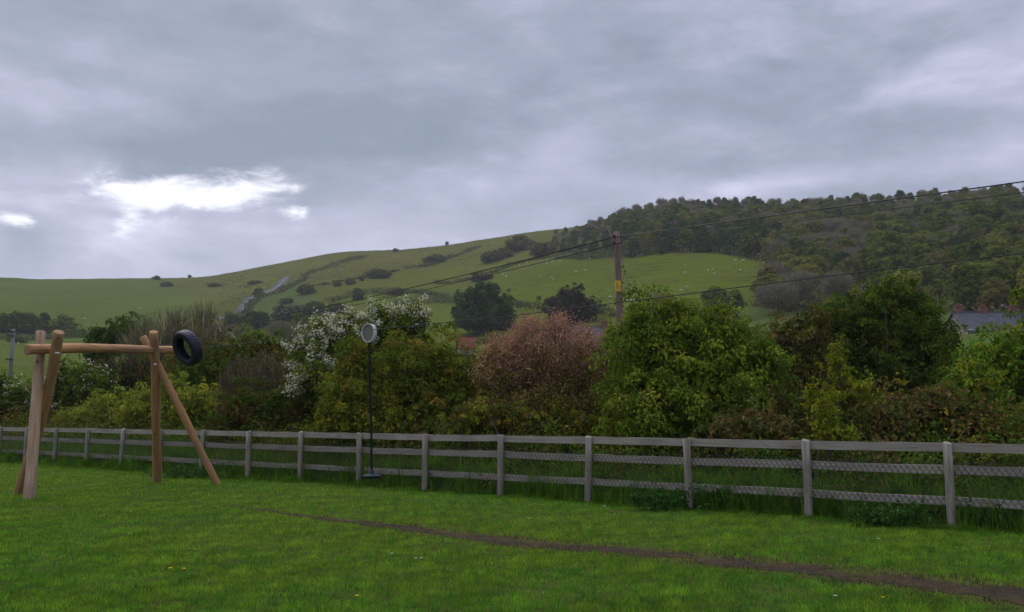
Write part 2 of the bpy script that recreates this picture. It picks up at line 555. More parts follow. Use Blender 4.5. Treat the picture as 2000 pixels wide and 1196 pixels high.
# worn earth track under the zip wire
m, nt, b = new_mat('worn_earth')
geo = N(nt, 'ShaderNodeNewGeometry')
n1 = N(nt, 'ShaderNodeTexNoise', Scale=14.0, Detail=8.0, Roughness=0.7)
n2 = N(nt, 'ShaderNodeTexNoise', Scale=2.2, Detail=4.0)
for n_ in (n1, n2): L(nt, geo.outputs['Position'], n_.inputs['Vector'])
ca = ramp(nt, n1.outputs['Fac'], [(0.3, (0.022, 0.018, 0.013)), (0.55, (0.046, 0.036, 0.026)), (0.75, (0.09, 0.062, 0.038))])
cb = mixc(nt, ramp(nt, n2.outputs['Fac'], [(0.42, (0, 0, 0)), (0.7, (0.7,) * 3)]), ca, (0.085, 0.058, 0.03))
L(nt, cb, b.inputs['Base Color'])
b.inputs['Roughness'].default_value = 0.95
b.inputs['Specular IOR Level'].default_value = 0.02
bp = N(nt, 'ShaderNodeBump', Strength=0.9, Distance=0.03)
L(nt, n1.outputs['Fac'], bp.inputs['Height']); L(nt, bp.outputs[0], b.inputs['Normal'])
M['earth'] = m
TRK = [(420, 990), (490, 999), (560, 1008), (650, 1020), (740, 1032), (830, 1042), (920, 1053), (1010, 1065), (1100, 1074), (1200, 1082), (1300, 1092), (1400, 1103),
       (1500, 1116), (1600, 1126), (1700, 1136), (1800, 1148), (1900, 1162), (2010, 1176), (2150, 1200), (2350, 1240)]
TW = [0.05, 0.09, 0.13, 0.16, 0.20, 0.22, 0.27, 0.30, 0.33, 0.33, 0.31, 0.34, 0.36, 0.36, 0.37, 0.40, 0.42, 0.42, 0.42, 0.3]
tp = np.array([gnd(*q)[:2] for q in TRK]); tw = np.array(TW) * 0.92
cum = np.r_[0, np.cumsum(np.linalg.norm(np.diff(tp, axis=0), axis=1))]
ss = np.arange(0, cum[-1], 0.06)
tx = np.c_[np.interp(ss, cum, tp[:, 0]), np.interp(ss, cum, tp[:, 1])]
tws = np.interp(ss, cum, tw)
tdir = norm(np.gradient(tx, axis=0)); tnr = np.c_[-tdir[:, 1], tdir[:, 0]]
NW = 17
PV = np.zeros((len(ss), NW, 3)); keepq = np.zeros((len(ss), NW), bool)
for i in range(len(ss)):
    for k in range(NW):
        q = (k / (NW - 1) - 0.5) * 2
        c_ = tx[i] + tnr[i] * (tws[i] * 1.7 * q)
        PV[i, k] = (c_[0], c_[1], GZ + lawn_z(c_[0], c_[1]) + 0.005)
fx, fy = PV[:, :, 0].ravel(), PV[:, :, 1].ravel()
qq = np.abs(np.tile((np.arange(NW) / (NW - 1) - 0.5) * 2, len(ss))) * 1.7
bare = 1.0 - qq + 0.42 * vnoise(fx, fy, 0.9, 71) + 0.34 * vnoise(fx, fy, 0.34, 72) + 0.26 * vnoise(fx, fy, 0.13, 73)
bare = bare.reshape(len(ss), NW) - np.clip(1 - ss / 3.5, 0, 1)[:, None] * 0.5
Q = []
for i in range(len(ss) - 1):
    for k in range(NW - 1):
        if (bare[i, k] + bare[i + 1, k] + bare[i, k + 1] + bare[i + 1, k + 1]) / 4 > 0.26:
            Q.append((i * NW + k, (i + 1) * NW + k, (i + 1) * NW + k + 1, i * NW + k + 1))
V = PV.reshape(-1, 3)
p = MB(); p.add(V, np.array(Q)[:, ::-1])
tag(p.build('path', M['earth'], smooth=True), kind='structure')


def track_dist(X, Y):
    d = np.full(len(X), 9.0)
    for i in range(0, len(ss), 3):
        dd = np.hypot(X - tx[i, 0], Y - tx[i, 1]) / max(tws[i], 0.05)
        d = np.minimum(d, dd)
    return d


def blades(rng, X, Y, Z, H, W, cols, lean=0.5, seg=1):
    n = len(X)
    a = rng.uniform(0, 2 * math.pi, n); bq = rng.uniform(0, 2 * math.pi, n)
    sx, sy = np.cos(a) * W / 2, np.sin(a) * W / 2
    le = np.abs(rng.normal(0, lean, n)) * H
    lx, ly = np.cos(bq) * le, np.sin(bq) * le
    B = np.c_[X, Y, Z]
    if seg == 1:
        V = np.empty((n, 3, 3))
        V[:, 0] = B + np.c_[-sx, -sy, np.zeros(n)]
        V[:, 1] = B + np.c_[sx, sy, np.zeros(n)]
        V[:, 2] = B + np.c_[lx, ly, H]
        return V.reshape(-1, 3), None, np.arange(3 * n).reshape(n, 3), np.repeat(cols, 3, axis=0)
    V = np.empty((n, 5, 3))
    V[:, 0] = B + np.c_[-sx, -sy, np.zeros(n)]
    V[:, 1] = B + np.c_[sx, sy, np.zeros(n)]
    V[:, 2] = B + np.c_[sx * 0.8 + lx * 0.3, sy * 0.8 + ly * 0.3, H * 0.6]
    V[:, 3] = B + np.c_[-sx * 0.8 + lx * 0.3, -sy * 0.8 + ly * 0.3, H * 0.6]
    V[:, 4] = B + np.c_[lx, ly, H * 0.95]
    k = np.arange(n) * 5
    return V.reshape(-1, 3), np.c_[k, k + 1, k + 2, k + 3], np.c_[k + 3, k + 2, k + 4], np.repeat(cols, 5, axis=0)


def pick_(rng, palette, n):
    c = np.array([q[:3] for q in palette]); w_ = np.array([q[3] for q in palette], float); w_ /= w_.sum()
    return c[rng.choice(len(c), n, p=w_)]


def lawn_zv(X, Y):
    return np.array([lawn_z(x, y) for x, y in zip(X, Y)])


rg = np.random.default_rng(3)
NB = 620000
# sample in camera-distance so that density falls with distance
yy = 5.5 * (36 / 5.5) ** rg.uniform(0, 1, NB * 2)
hw = 0.60 * yy + 2.0
xx = rg.uniform(-1, 1, NB * 2) * hw
fo = fence_off(xx, yy)
ok = (fo > -0.9) & (xx < 15.5)
td = track_dist(xx, yy) if False else None
xx, yy, fo = xx[ok][:NB], yy[ok][:NB], fo[ok][:NB]
# coarse field of lawn heights
zz = 0.03 * 0 + GZ + np.zeros(len(xx))
gzx = {}
ix = np.round((xx + 31) / 0.3).astype(int); iy = np.round((yy + 1) / 0.3).astype(int)
LZ = np.zeros((len(gx) + 4, len(gy) + 20))
for i in range(len(gx)):
    for j in range(len(gy)):
        LZ[i, j] = lawn_z(gx[i], gy[j])
zz = GZ - 0.008 + LZ[np.clip(ix, 0, len(gx) - 1), np.clip(iy, 0, len(gy) - 1)]
tdn = track_dist(xx, yy)
keep = rg.uniform(0, 1, len(xx)) < np.clip((tdn - 0.75) / 0.9 - 0.42 * vnoise(xx, yy, 0.9, 71) - 0.34 * vnoise(xx, yy, 0.34, 72) - 0.26 * vnoise(xx, yy, 0.13, 73), 0.55, 1)
xx, yy, zz, fo, tdn = xx[keep], yy[keep], zz[keep], fo[keep], tdn[keep]
n = len(xx)
pn = vnoise(xx, yy, 2.4, 4); pn2 = vnoise(xx, yy, 0.55, 5); pn3 = vnoise(xx, yy, 7.0, 6)
dist = np.hypot(xx, yy)
Hh = (0.038 + 0.011 * pn2 + 0.008 * pn + 0.010 * vnoise(xx, yy, 0.22, 44)) * rg.uniform(0.6, 1.4, n)
Hh *= np.clip(0.45 + 0.4 * tdn, 0.4, 1.0)
Hh = np.clip(Hh, 0.015, 0.11)
Ww = (0.0045 + 0.00042 * dist) * rg.uniform(0.7, 1.4, n)
base = np.array([0.092, 0.232, 0.016])
cl = np.tile(base, (n, 1))
warm = np.clip(0.45 + 0.30 * pn + 0.34 * pn3 + 0.15 * pn2 + rg.normal(0, 0.22, n), 0, 1)[:, None]
cl = cl * (1 - warm) + np.array([0.158, 0.255, 0.018]) * warm
pb_ = 0.42 * vnoise(xx, yy, 0.9, 71) + 0.34 * vnoise(xx, yy, 0.34, 72) + 0.26 * vnoise(xx, yy, 0.13, 73)
wear = np.clip((1.75 - tdn + pb_ * 0.8) / 0.9, 0, 1)
dry = (rg.uniform(0, 1, n) < (0.04 + 0.86 * wear))[:, None]
litter = pick_(rg, [(0.17, 0.105, 0.05, 3), (0.07, 0.048, 0.03, 4), (0.12, 0.10, 0.035, 3), (0.025, 0.02, 0.016, 4)], n)
cl = np.where(dry, litter, cl)
cl *= np.clip(rg.normal(1, 0.22, n), 0.45, 1.7)[:, None] * np.clip(1 + 0.26 * pn2 + 0.16 * vnoise(xx, yy, 1.1, 43) + 0.22 * vnoise(xx, yy, 0.22, 44), 0.45, 1.7)[:, None]
mb = MB()
mb.add(*blades(rg, xx, yy, zz, Hh, Ww, cl, 0.75))
# scattered tufts and coarser weeds in the lawn
nt_ = 4200
ty = 6 * (33 / 6) ** rg.uniform(0, 1, nt_); txx = rg.uniform(-1, 1, nt_) * (0.6 * ty + 2)
kk = (fence_off(txx, ty) > 0.2) & (txx < 15)
txx, ty = txx[kk], ty[kk]
k = 14
X = np.repeat(txx, k) + rg.normal(0, 0.03, len(txx) * k); Y = np.repeat(ty, k) + rg.normal(0, 0.03, len(txx) * k)
Z = GZ - 0.01 + LZ[np.clip(np.round((X + 31) / 0.3).astype(int), 0, len(gx) - 1), np.clip(np.round((Y + 1) / 0.3).astype(int), 0, len(gy) - 1)]
keep = track_dist(X, Y) > 1.4
X, Y, Z = X[keep], Y[keep], Z[keep]
cc = np.array([0.055, 0.16, 0.022]) * rg.uniform(0.6, 1.5, (len(X), 1))
mb.add(*blades(rg, X, Y, Z, rg.uniform(0.04, 0.10, len(X)), rg.uniform(0.006, 0.012, len(X)), cc, 0.6))
gr = mb.build('grass', M['grass'])
tag(gr, 'short green mown grass covering the lawn in the foreground', 'grass', kind='stuff')

# long unmown grass along the fence
n = 130000
ui = rg.uniform((I0) * SPAN, (I1 - 1) * SPAN, n)
of = np.clip(rg.normal(-0.15, 0.55, n), -1.7, 0.95)
edge = 0.45 + 0.25 * vnoise(ui, ui * 0, 1.3, 8) + 0.12 * vnoise(ui, ui * 0, 0.4, 9)
X = P0[0] + FD[0] * ui + FN[0] * of; Y = P0[1] + FD[1] * ui + FN[1] * of
hmul = np.clip((edge - of) / 0.55, 0.12, 1.0) * np.clip(0.8 + 0.35 * vnoise(X, Y, 0.9, 12) + 0.30 * vnoise(X, Y, 0.3, 13), 0.25, 1.6)
Hh = 0.50 * hmul * rg.uniform(0.4, 1.25, n)
Hh *= np.where(of < -0.25, 1.35, 1.0)
Hh *= np.clip(np.where(of > 0.02, 0.30, 1.0) + np.clip((ui - 10) / 22, 0, 0.6), 0.3, 1.0)
cl = np.array([0.082, 0.180, 0.013]) * np.clip(1 + 0.35 * vnoise(X, Y, 0.45, 19), 0.4, 1.7)[:, None] * np.clip(rg.normal(1, 0.28, n), 0.4, 1.9)[:, None]
yl = rg.uniform(0, 1, n) < 0.05
cl[yl] = np.array([0.18, 0.17, 0.07]) * rg.uniform(0.6, 1.2, (yl.sum(), 1))
mb = MB()
mb.add(*blades(rg, X, Y, np.full(n, 0.02), Hh, rg.uniform(0.006, 0.014, n) * (0.8 + np.hypot(X, Y) / 40), cl, 0.4, 2))
tag(mb.build('long_grass', M['grass']), 'long unmown dark green grass growing along the foot of the fence', 'grass', kind='stuff')

# daisies and buttercups in the lawn
def flower(px, py, c, label, cat, r=0.016):
    g = gnd(px, py, GZ)
    root = empty('wild_flower', (g[0], g[1], GZ), label, cat)
    s = MB(); s.tube([(0, 0, -0.01), (0.004, 0.002, 0.03), (0.002, 0.004, 0.058)], 0.0022, 4, cols=(0.06, 0.14, 0.02))
    s.build('stem', M['grass'], root)
    f = MB()
    for k in range(8):
        a = k * math.pi / 4
        d = np.array([math.cos(a), math.sin(a), 0.25]); t = np.array([-math.sin(a), math.cos(a), 0])
        f.add([np.array([0, 0, 0.058]), np.array([0, 0, 0.058]) + d * r * 0.6 + t * r * 0.35, np.array([0, 0, 0.058]) + d * r, np.array([0, 0, 0.058]) + d * r * 0.6 - t * r * 0.35],
              [(0, 1, 2, 3)], None, c)
    f.build('petals', M['petal'], root)
    if c[2] > 0.3:
        d_ = MB(); d_.tube([(0, 0, 0.056), (0, 0, 0.064)], r * 0.3, 6, cols=(0.7, 0.45, 0.02)); d_.build('disc', M['petal'], root)


YEL, WHI = (0.85, 0.42, 0.01), (0.8, 0.8, 0.78)
flower(332, 1122, YEL, 'left one of two orange-yellow flowers close together in the lawn', 'flower', 0.022)
flower(359, 1123, YEL, 'right one of two orange-yellow flowers close together in the lawn', 'flower', 0.022)
flower(697, 1178, YEL, 'single yellow flower near the bottom edge of the lawn', 'flower', 0.02)
flower(1725, 1181, YEL, 'yellow flower below the right end of the worn earth track', 'flower', 0.016)
flower(425, 1065, YEL, 'tiny yellow flower in the middle of the left lawn', 'flower', 0.015)
flower(765, 1092, WHI, 'white daisy standing alone left of the daisy pair below the track', 'flower', 0.018)
flower(812, 1102, WHI, 'left one of the daisy pair in the grass below the track', 'flower', 0.018)
flower(823, 1101, WHI, 'right one of the daisy pair in the grass below the track', 'flower', 0.018)
flower(1181, 996, WHI, 'white flower in the grass beside a fence post foot', 'flower', 0.03)
flower(1632, 1178, WHI, 'white daisy below the right part of the worn earth track', 'flower', 0.018)
flower(1716, 1062, WHI, 'whitish flower in the grass below the right fence bays', 'flower', 0.02)

# ------------------------------------------------------------------ log A-frame
def log_obj(name, A, Bp, r0, r1, mat, parent, bow=(0, 0), n=22, sides=20, seed=0, chamfer=0.02):
    A, Bp = np.asarray(A), np.asarray(Bp)
    d = Vector(Bp - A); ln = d.length
    rq = np.random.default_rng(seed)
    s = np.linspace(0, 1, n)
    ph = rq.uniform(0, 6, 4)
    cx = bow[0] * np.sin(s * math.pi) + 0.008 * np.sin(s * 9 + ph[0])
    cy = bow[1] * np.sin(s * math.pi) + 0.008 * np.sin(s * 8 + ph[1])
    V, Q, T = [], [], []
    R = r0 + (r1 - r0) * s
    R = R * (1 + 0.03 * np.sin(s * 17 + ph[2]) + rq.normal(0, 0.012, n))
    zz = s * ln
    # chamfered ends
    zs = np.r_[0, zz[0] + chamfer * 0.7, zz[1:-1], ln - chamfer * 0.7, ln]
    Rs = np.r_[R[0] - chamfer, R[0], R[1:-1], R[-1], R[-1] - chamfer]
    cxs, cys = np.r_[cx[0], cx, cx[-1]], np.r_[cy[0], cy, cy[-1]]
    a = np.arange(sides) * 2 * math.pi / sides
    lob = 1 + 0.03 * np.sin(2 * a + ph[3]) + 0.015 * np.sin(5 * a)
    for z, r, x, y in zip(zs, Rs, cxs, cys):
        for k in range(sides): V.append((x + r * lob[k] * math.cos(a[k]), y + r * lob[k] * math.sin(a[k]), z))
    m_ = len(zs)
    for i in range(m_ - 1):
        for k in range(sides):
            Q.append((i * sides + k, i * sides + (k + 1) % sides, (i + 1) * sides + (k + 1) % sides, (i + 1) * sides + k))
    V.append((cxs[0], cys[0], 0)); V.append((cxs[-1], cys[-1], ln))
    for k in range(sides):
        T.append((m_ * sides, (k + 1) % sides, k)); T.append((m_ * sides + 1, (m_ - 1) * sides + k, (m_ - 1) * sides + (k + 1) % sides))
    p = MB(); p.add(V, Q, T)
    o = p.build(name, mat, parent)
    for pl in o.data.polygons: pl.use_smooth = len(pl.vertices) == 4
    o.rotation_mode = 'QUATERNION'
    o.rotation_quaternion = d.to_track_quat('Z', 'Y')
    o.location = [float(c) for c in A]
    return o


fr_o = gnd(180, 955)
frame = empty('log_frame', (0, 0, 0), 'tall peeled log frame with two crossed leg pairs and a top beam on the lawn', 'play frame')
fA, fB, fC, fD = gnd(55, 978), gnd(33, 966), gnd(306, 945), gnd(427, 950)
tA, tB, tC, tD = at(79, 647, 17.95), at(116, 648, 17.5), at(300, 648, 20.02), at(279, 657, 20.42)


def ext(Af, Bt, k):
    return Af - norm(Bt - Af) * k


log_obj('leg', ext(fA, tA, 0.15), tA, 0.108, 0.092, M['greylog'], frame, (-0.02, 0.0), seed=1)
log_obj('leg', ext(fB, tB, 0.15), tB, 0.095, 0.10, M['log'], frame, (0.09, 0.0), seed=2)
log_obj('leg', ext(fC, tC, 0.15), tC, 0.105, 0.094, M['log'], frame, (0.02, 0.01), seed=3)
log_obj('leg', ext(fD, tD, 0.15), tD, 0.078, 0.085, M['log'], frame, (0.03, 0.0), seed=4)
bL, bR = at(52, 682, 17.42), at(337, 684, 20.75)
log_obj('beam', bL, bR, 0.103, 0.088, M['beam'], frame, (0.0, 0.02), seed=5)
# coach bolts
for q in (at(112, 690, 17.35), at(303, 712, 19.98)):
    bo = MB(); bo.tube([q + np.array([0, 0.06, 0]), q + np.array([0, -0.06, 0])], 0.018, 8)
    bo.build('bolt', M['steel'], frame)

# ------------------------------------------------------------------ zip wire, tyre, trolley
bm_ = (bL + bR) / 2
cab = [at(195, 684, 19.02), at(365, 681, 16.75), at(550, 665, 14.85), at(722, 645, 13.42), at(1010, 616, 11.45), at(1300, 580, 9.95), at(1600, 541, 8.85), at(2000, 495, 7.86)]
cab = np.array(cab)
cab[:, 0] = np.where(True, cab[:, 0], 0)
end = cab[-1] + (cab[-1] - cab[-2]) * 5.5
pts = list(cab) + [end]
pts = np.array(pts)
tpar = np.r_[0, np.cumsum(np.linalg.norm(np.diff(pts, axis=0), axis=1))]
sx_ = np.linspace(0, tpar[-1], 60)
cabp = np.c_[[np.interp(sx_, tpar, pts[:, i]) for i in range(3)]].T
for _ in range(2): cabp[1:-1] = (cabp[:-2] + 2 * cabp[1:-1] + cabp[2:]) / 4
p = MB(); p.tube(cabp, 0.0062, 6)
tag(p.build('zip_wire', M['cable'], smooth=True), 'thin steel zip wire stretched from the log frame across the lawn to the upper right', 'zip wire')

tyc = at(366, 680, 16.75)
tyre = empty('tyre', tyc, 'black car tyre hung on the zip wire beside the log beam end', 'tyre')
prof = [(0.205, -0.075), (0.215, -0.088), (0.245, -0.098), (0.285, -0.100), (0.312, -0.092), (0.326, -0.078), (0.333, -0.05), (0.335, -0.02), (0.335, 0.02), (0.333, 0.05), (0.326, 0.078),
        (0.312, 0.092), (0.285, 0.100), (0.245, 0.098), (0.215, 0.088), (0.205, 0.075), (0.212, 0.066), (0.25, 0.082), (0.29, 0.08), (0.315, 0.05), (0.32, 0.0), (0.315, -0.05), (0.29, -0.08), (0.25, -0.082), (0.212, -0.066)]
p = MB()
na_ = 96
V, Q = [], []
for i in range(na_):
    a = 2 * math.pi * i / na_
    for k, (r, w_) in enumerate(prof):
        rr_ = r
        if 5 <= k <= 10 and (i % 3 == 0): rr_ = r - 0.004
        if k in (7, 8) and False: rr_ -= 0.006
        V.append((rr_ * math.cos(a), rr_ * math.sin(a), w_))
npf = len(prof)
for i in range(na_):
    j = (i + 1) % na_
    for k in range(npf):
        l = (k + 1) % npf
        Q.append((i * npf + k, j * npf + k, j * npf + l, i * npf + l))
p.add(V, Q)
to = p.build('tread_and_sidewalls', M['rubber'], tyre, smooth=False)
to.name = 'rubber_carcass'
fdir = Vector(ray(366, 680)).normalized()
rgt = Vector((1, 0, 0)); upv = rgt.cross(fdir).normalized(); rgt = fdir.cross(upv).normalized()
nrm = (-0.78 * rgt - 0.34 * upv - 0.52 * fdir).normalized()
tyre.rotation_mode = 'QUATERNION'
tyre.rotation_quaternion = nrm.to_track_quat('Z', 'Y')

thd = at(721, 650, 13.42)
trol = empty('zip_wire_trolley', thd, 'steel zip wire pulley with long black rope and round seat hanging before the fence', 'zip wire trolley')
cdir = norm(at(1010, 616, 11.45) - at(365, 681, 16.75)); 
yaw = math.atan2(cdir[1], cdir[0])
# pulley housing: oval cheek plates in the plane of the wire, with a bright rim strap
def oval(w_, h_, n=28):
    a = np.arange(n) * 2 * math.pi / n
    return np.c_[w_ * np.sign(np.cos(a)) * np.abs(np.cos(a)) ** 0.85, h_ * np.sin(a) * np.where(np.sin(a) < 0, 1.12, 1.0)]
face = MB(); ov = oval(0.088, 0.118)
V = [(0, -0.035, 0), (0, 0.035, 0)]; T = []
n = len(ov)
for s_ in (-0.03, 0.03):
    V += [(x, s_, z) for x, z in ov]
for k in range(n):
    k2 = (k + 1) % n
    T += [(0, 2 + k, 2 + k2), (1, 2 + n + k2, 2 + n + k)]
face.add(V, None, T)
hs = face.build('cheek_plates', M['darksteel'], trol)
rim = MB(); ov2 = oval(0.100, 0.131)
V, Q = [], []
for s_, o_ in ((-0.05, ov2), (-0.05, ov), (0.05, ov), (0.05, ov2)):
    V += [(x, s_, z) for x, z in o_]
for q in range(4):
    q2 = (q + 1) % 4
    for k in range(n):
        k2 = (k + 1) % n
        Q.append((q * n + k, q * n + k2, q2 * n + k2, q2 * n + k))
rim.add(V, Q)
rm = rim.build('housing_rim', M['steel'], trol)
for o in trol.children: o.rotation_euler = (0, 0, yaw + 0.45)
seatp = at(727, 931, 13.42) - thd
rp = MB()
ztop = -0.12
ln = np.linspace(0, 1, 24)
rpp = np.c_[seatp[0] * ln * 0.95, seatp[1] * ln * 0.0, ztop + (seatp[2] + 0.06 - ztop) * ln]
rpp[:, 0] += 0.004 * np.sin(ln * 12)
rp.tube(rpp, np.where(ln < 0.12, 0.011, 0.0165), 8)
rp.build('rope', M['rope'], trol, smooth=True)
st = MB()
prof = [(0.0, 0.10), (0.022, 0.10), (0.034, 0.075), (0.045, 0.045), (0.06, 0.032), (0.10, 0.026), (0.128, 0.018), (0.136, 0.002), (0.132, -0.016), (0.115, -0.026), (0.0, -0.028)]
V, Q = [], []
na_ = 28
for i in range(na_):
    a = 2 * math.pi * i / na_
    for r, z in prof: V.append((r * math.cos(a), r * math.sin(a), z))
for i in range(na_):
    j = (i + 1) % na_
    for k in range(len(prof) - 1):
        Q.append((i * len(prof) + k, i * len(prof) + k + 1, j * len(prof) + k + 1, j * len(prof) + k))
st.add(V, Q)
so = st.build('seat', M['seat'], trol, smooth=True)
so.location = [float(c) for c in (rpp[-1] + np.array([0, 0, -0.06]))]

# ------------------------------------------------------------------ vegetation tools
def leaf_cards(rng, P, nrm, Ln, Wd, cols, jit=0.7, droop=0.25, fold=0.12):
    n = len(P)
    nn = norm(nrm + rng.normal(0, jit, (n, 3)))
    t = norm(np.cross(nn, rng.normal(0, 1, (n, 3))))
    s = np.cross(nn, t)
    Ln = (Ln * rng.uniform(0.65, 1.3, n))[:, None]; Wd = (Wd * rng.uniform(0.7, 1.25, n))[:, None]
    V = np.empty((n, 4, 3))
    V[:, 0] = P
    V[:, 1] = P + t * Ln * 0.5 + s * Wd * 0.5 + nn * Ln * fold
    V[:, 2] = P + t * Ln - np.array([0, 0, 1]) * Ln * droop
    V[:, 3] = P + t * Ln * 0.5 - s * Wd * 0.5 + nn * Ln * fold
    return V.reshape(-1, 3), np.arange(4 * n).reshape(n, 4), None, np.repeat(cols, 4, axis=0)


def pick(rng, palette, n):
    c = np.array([q[:3] for q in palette]); w_ = np.array([q[3] for q in palette], float); w_ /= w_.sum()
    return c[rng.choice(len(c), n, p=w_)]


def clump_pts(rng, blobs, dens, zmin=0.05, lump=0.16, inner=0.25):
    """points over the outside (some inside) of a union of lumpy ellipsoids; returns points, outward directions"""
    B = np.array([b_[:6] for b_ in blobs], float)
    out, dirs = [], []
    for i, b_ in enumerate(B):
        c, r = b_[:3], b_[3:]
        area = 4 * math.pi * ((r[0] * r[1]) ** 1.6 / 3 + (r[0] * r[2]) ** 1.6 / 3 + (r[1] * r[2]) ** 1.6 / 3) ** (1 / 1.6)
        n = max(6, int(area * dens))
        d = norm(rng.normal(0, 1, (n, 3)))
        ph = rng.uniform(0, 6.28, 6)
        lumpf = 1 + lump * (np.sin(d[:, 0] * 4 + ph[0]) * np.sin(d[:, 2] * 5 + ph[1]) + 0.7 * np.sin(d[:, 1] * 7 + ph[2]) * np.sin(d[:, 0] * 9 + ph[3]) + 0.5 * np.sin(d[:, 2] * 13 + ph[4]))
        rad = np.where(rng.uniform(0, 1, n) < inner, rng.uniform(0.35, 0.85, n), 1 - np.abs(rng.normal(0, 0.09, n)) + np.maximum(0, rng.normal(0, 0.05, n)))
        P = c + d * r * (rad * lumpf)[:, None]
        k = P[:, 2] > zmin
        for j, b2 in enumerate(B):
            if j != i: k &= (((P - b2[:3]) / b2[3:]) ** 2).sum(1) > 0.45
        out.append(P[k]); dirs.append(norm(d[k] / r))
    return np.concatenate(out), np.concatenate(dirs)


def foliage(rng, blobs, palette, dens=10, per=34, cr=0.22, leaf=0.085, ratio=0.6, jit=0.45, droop=0.25, zmin=0.05, up=0.35, lump=0.16, inner=0.25, flat=0.75, cvar=0.22):
    P, D = clump_pts(rng, blobs, dens, zmin, lump, inner)
    nc = len(P)
    cc = pick(rng, palette, nc) * np.clip(rng.normal(1, cvar, nc), 0.45, 1.7)[:, None]
    cs = rng.uniform(0.6, 1.35, nc)
    k = np.repeat(np.arange(nc), per)
    od = norm(rng.normal(0, 1, (len(k), 3)) + np.array([0, 0, 0.55]) + D[k] * 0.5)
    o = od * (cr * cs[k] * rng.uniform(0.25, 1, len(k)) ** 0.45)[:, None]
    o[:, 2] *= flat
    pts = P[k] + o
    nr_ = norm(od * (1 - up) + np.array([0, 0, 1.0]) * up)
    c2 = cc[k] * np.clip(rng.normal(1, 0.16, len(k)), 0.5, 1.6)[:, None]
    kk = pts[:, 2] > zmin * 0.3
    main = leaf_cards(rng, pts[kk], nr_[kk], leaf, leaf * ratio, c2[kk], jit, droop)
    # older leaves and twigs deeper inside, so that nothing shows straight through the crown
    FP, FD_ = [], []
    for b_ in blobs:
        b_ = np.array(b_[:6])
        a_ = 4 * math.pi * ((b_[3] * b_[4] + b_[3] * b_[5] + b_[4] * b_[5]) / 3)
        nf = int(a_ / (leaf * leaf * 2.4) * 0.85)
        d_ = norm(rng.normal(0, 1, (nf, 3)))
        FP.append(b_[:3] + d_ * b_[3:] * rng.uniform(0.35, 0.84, nf)[:, None]); FD_.append(d_)
    FP, FD_ = np.concatenate(FP), np.concatenate(FD_)
    q_ = FP[:, 2] > zmin
    FP, FD_ = FP[q_], FD_[q_]
    fc = pick(rng, palette, len(FP)) * np.clip(rng.normal(1, 0.2, len(FP)), 0.5, 1.5)[:, None]
    fil = leaf_cards(rng, FP, FD_, leaf * 2.2, leaf * 1.5, fc, 0.8, 0.2)
    nm_ = len(main[0])
    return (np.concatenate([main[0], fil[0]]), np.concatenate([main[1], fil[1] + nm_]), None, np.concatenate([main[3], fil[3]])), P, D, cc


def stems(rng, mb, base_pts, tips, r0, r1, cols, bow=0.15, sides=4, seg=5):
    for A, Bp in zip(base_pts, tips):
        A = np.asarray(A, float); Bp = np.asarray(Bp, float)
        ln = np.linalg.norm(Bp - A)
        mid = (A + Bp) / 2 + rng.normal(0, bow * ln * 0.5, 3) + np.array([0, 0, 0.1 * ln])
        s = np.linspace(0, 1, seg)[:, None]
        P = (1 - s) ** 2 * A + 2 * s * (1 - s) * mid + s ** 2 * Bp
        c = cols[rng.integers(len(cols))] if isinstance(cols, list) else cols
        mb.tube(P, np.linspace(r0, r1, seg), sides, caps=False, cols=np.array(c) * rng.uniform(0.7, 1.3))


def pxblobs(Y, blobs, org):
    """(px, py, rx_px, ry_px[, depth offset m, depth radius m]) at distance Y -> metres about org"""
    out = []
    for b_ in blobs:
        px, py, rx, ry = b_[:4]
        dy = b_[4] if len(b_) > 4 else 0.0
        s = (Y + dy) / F
        c = at(px, py, Y + dy) - org
        ryd = b_[5] if len(b_) > 5 else 0.5 * (rx + ry) * s
        out.append((*c, rx * s, ryd, ry * s))
    return out


BARK = (0.075, 0.06, 0.045)


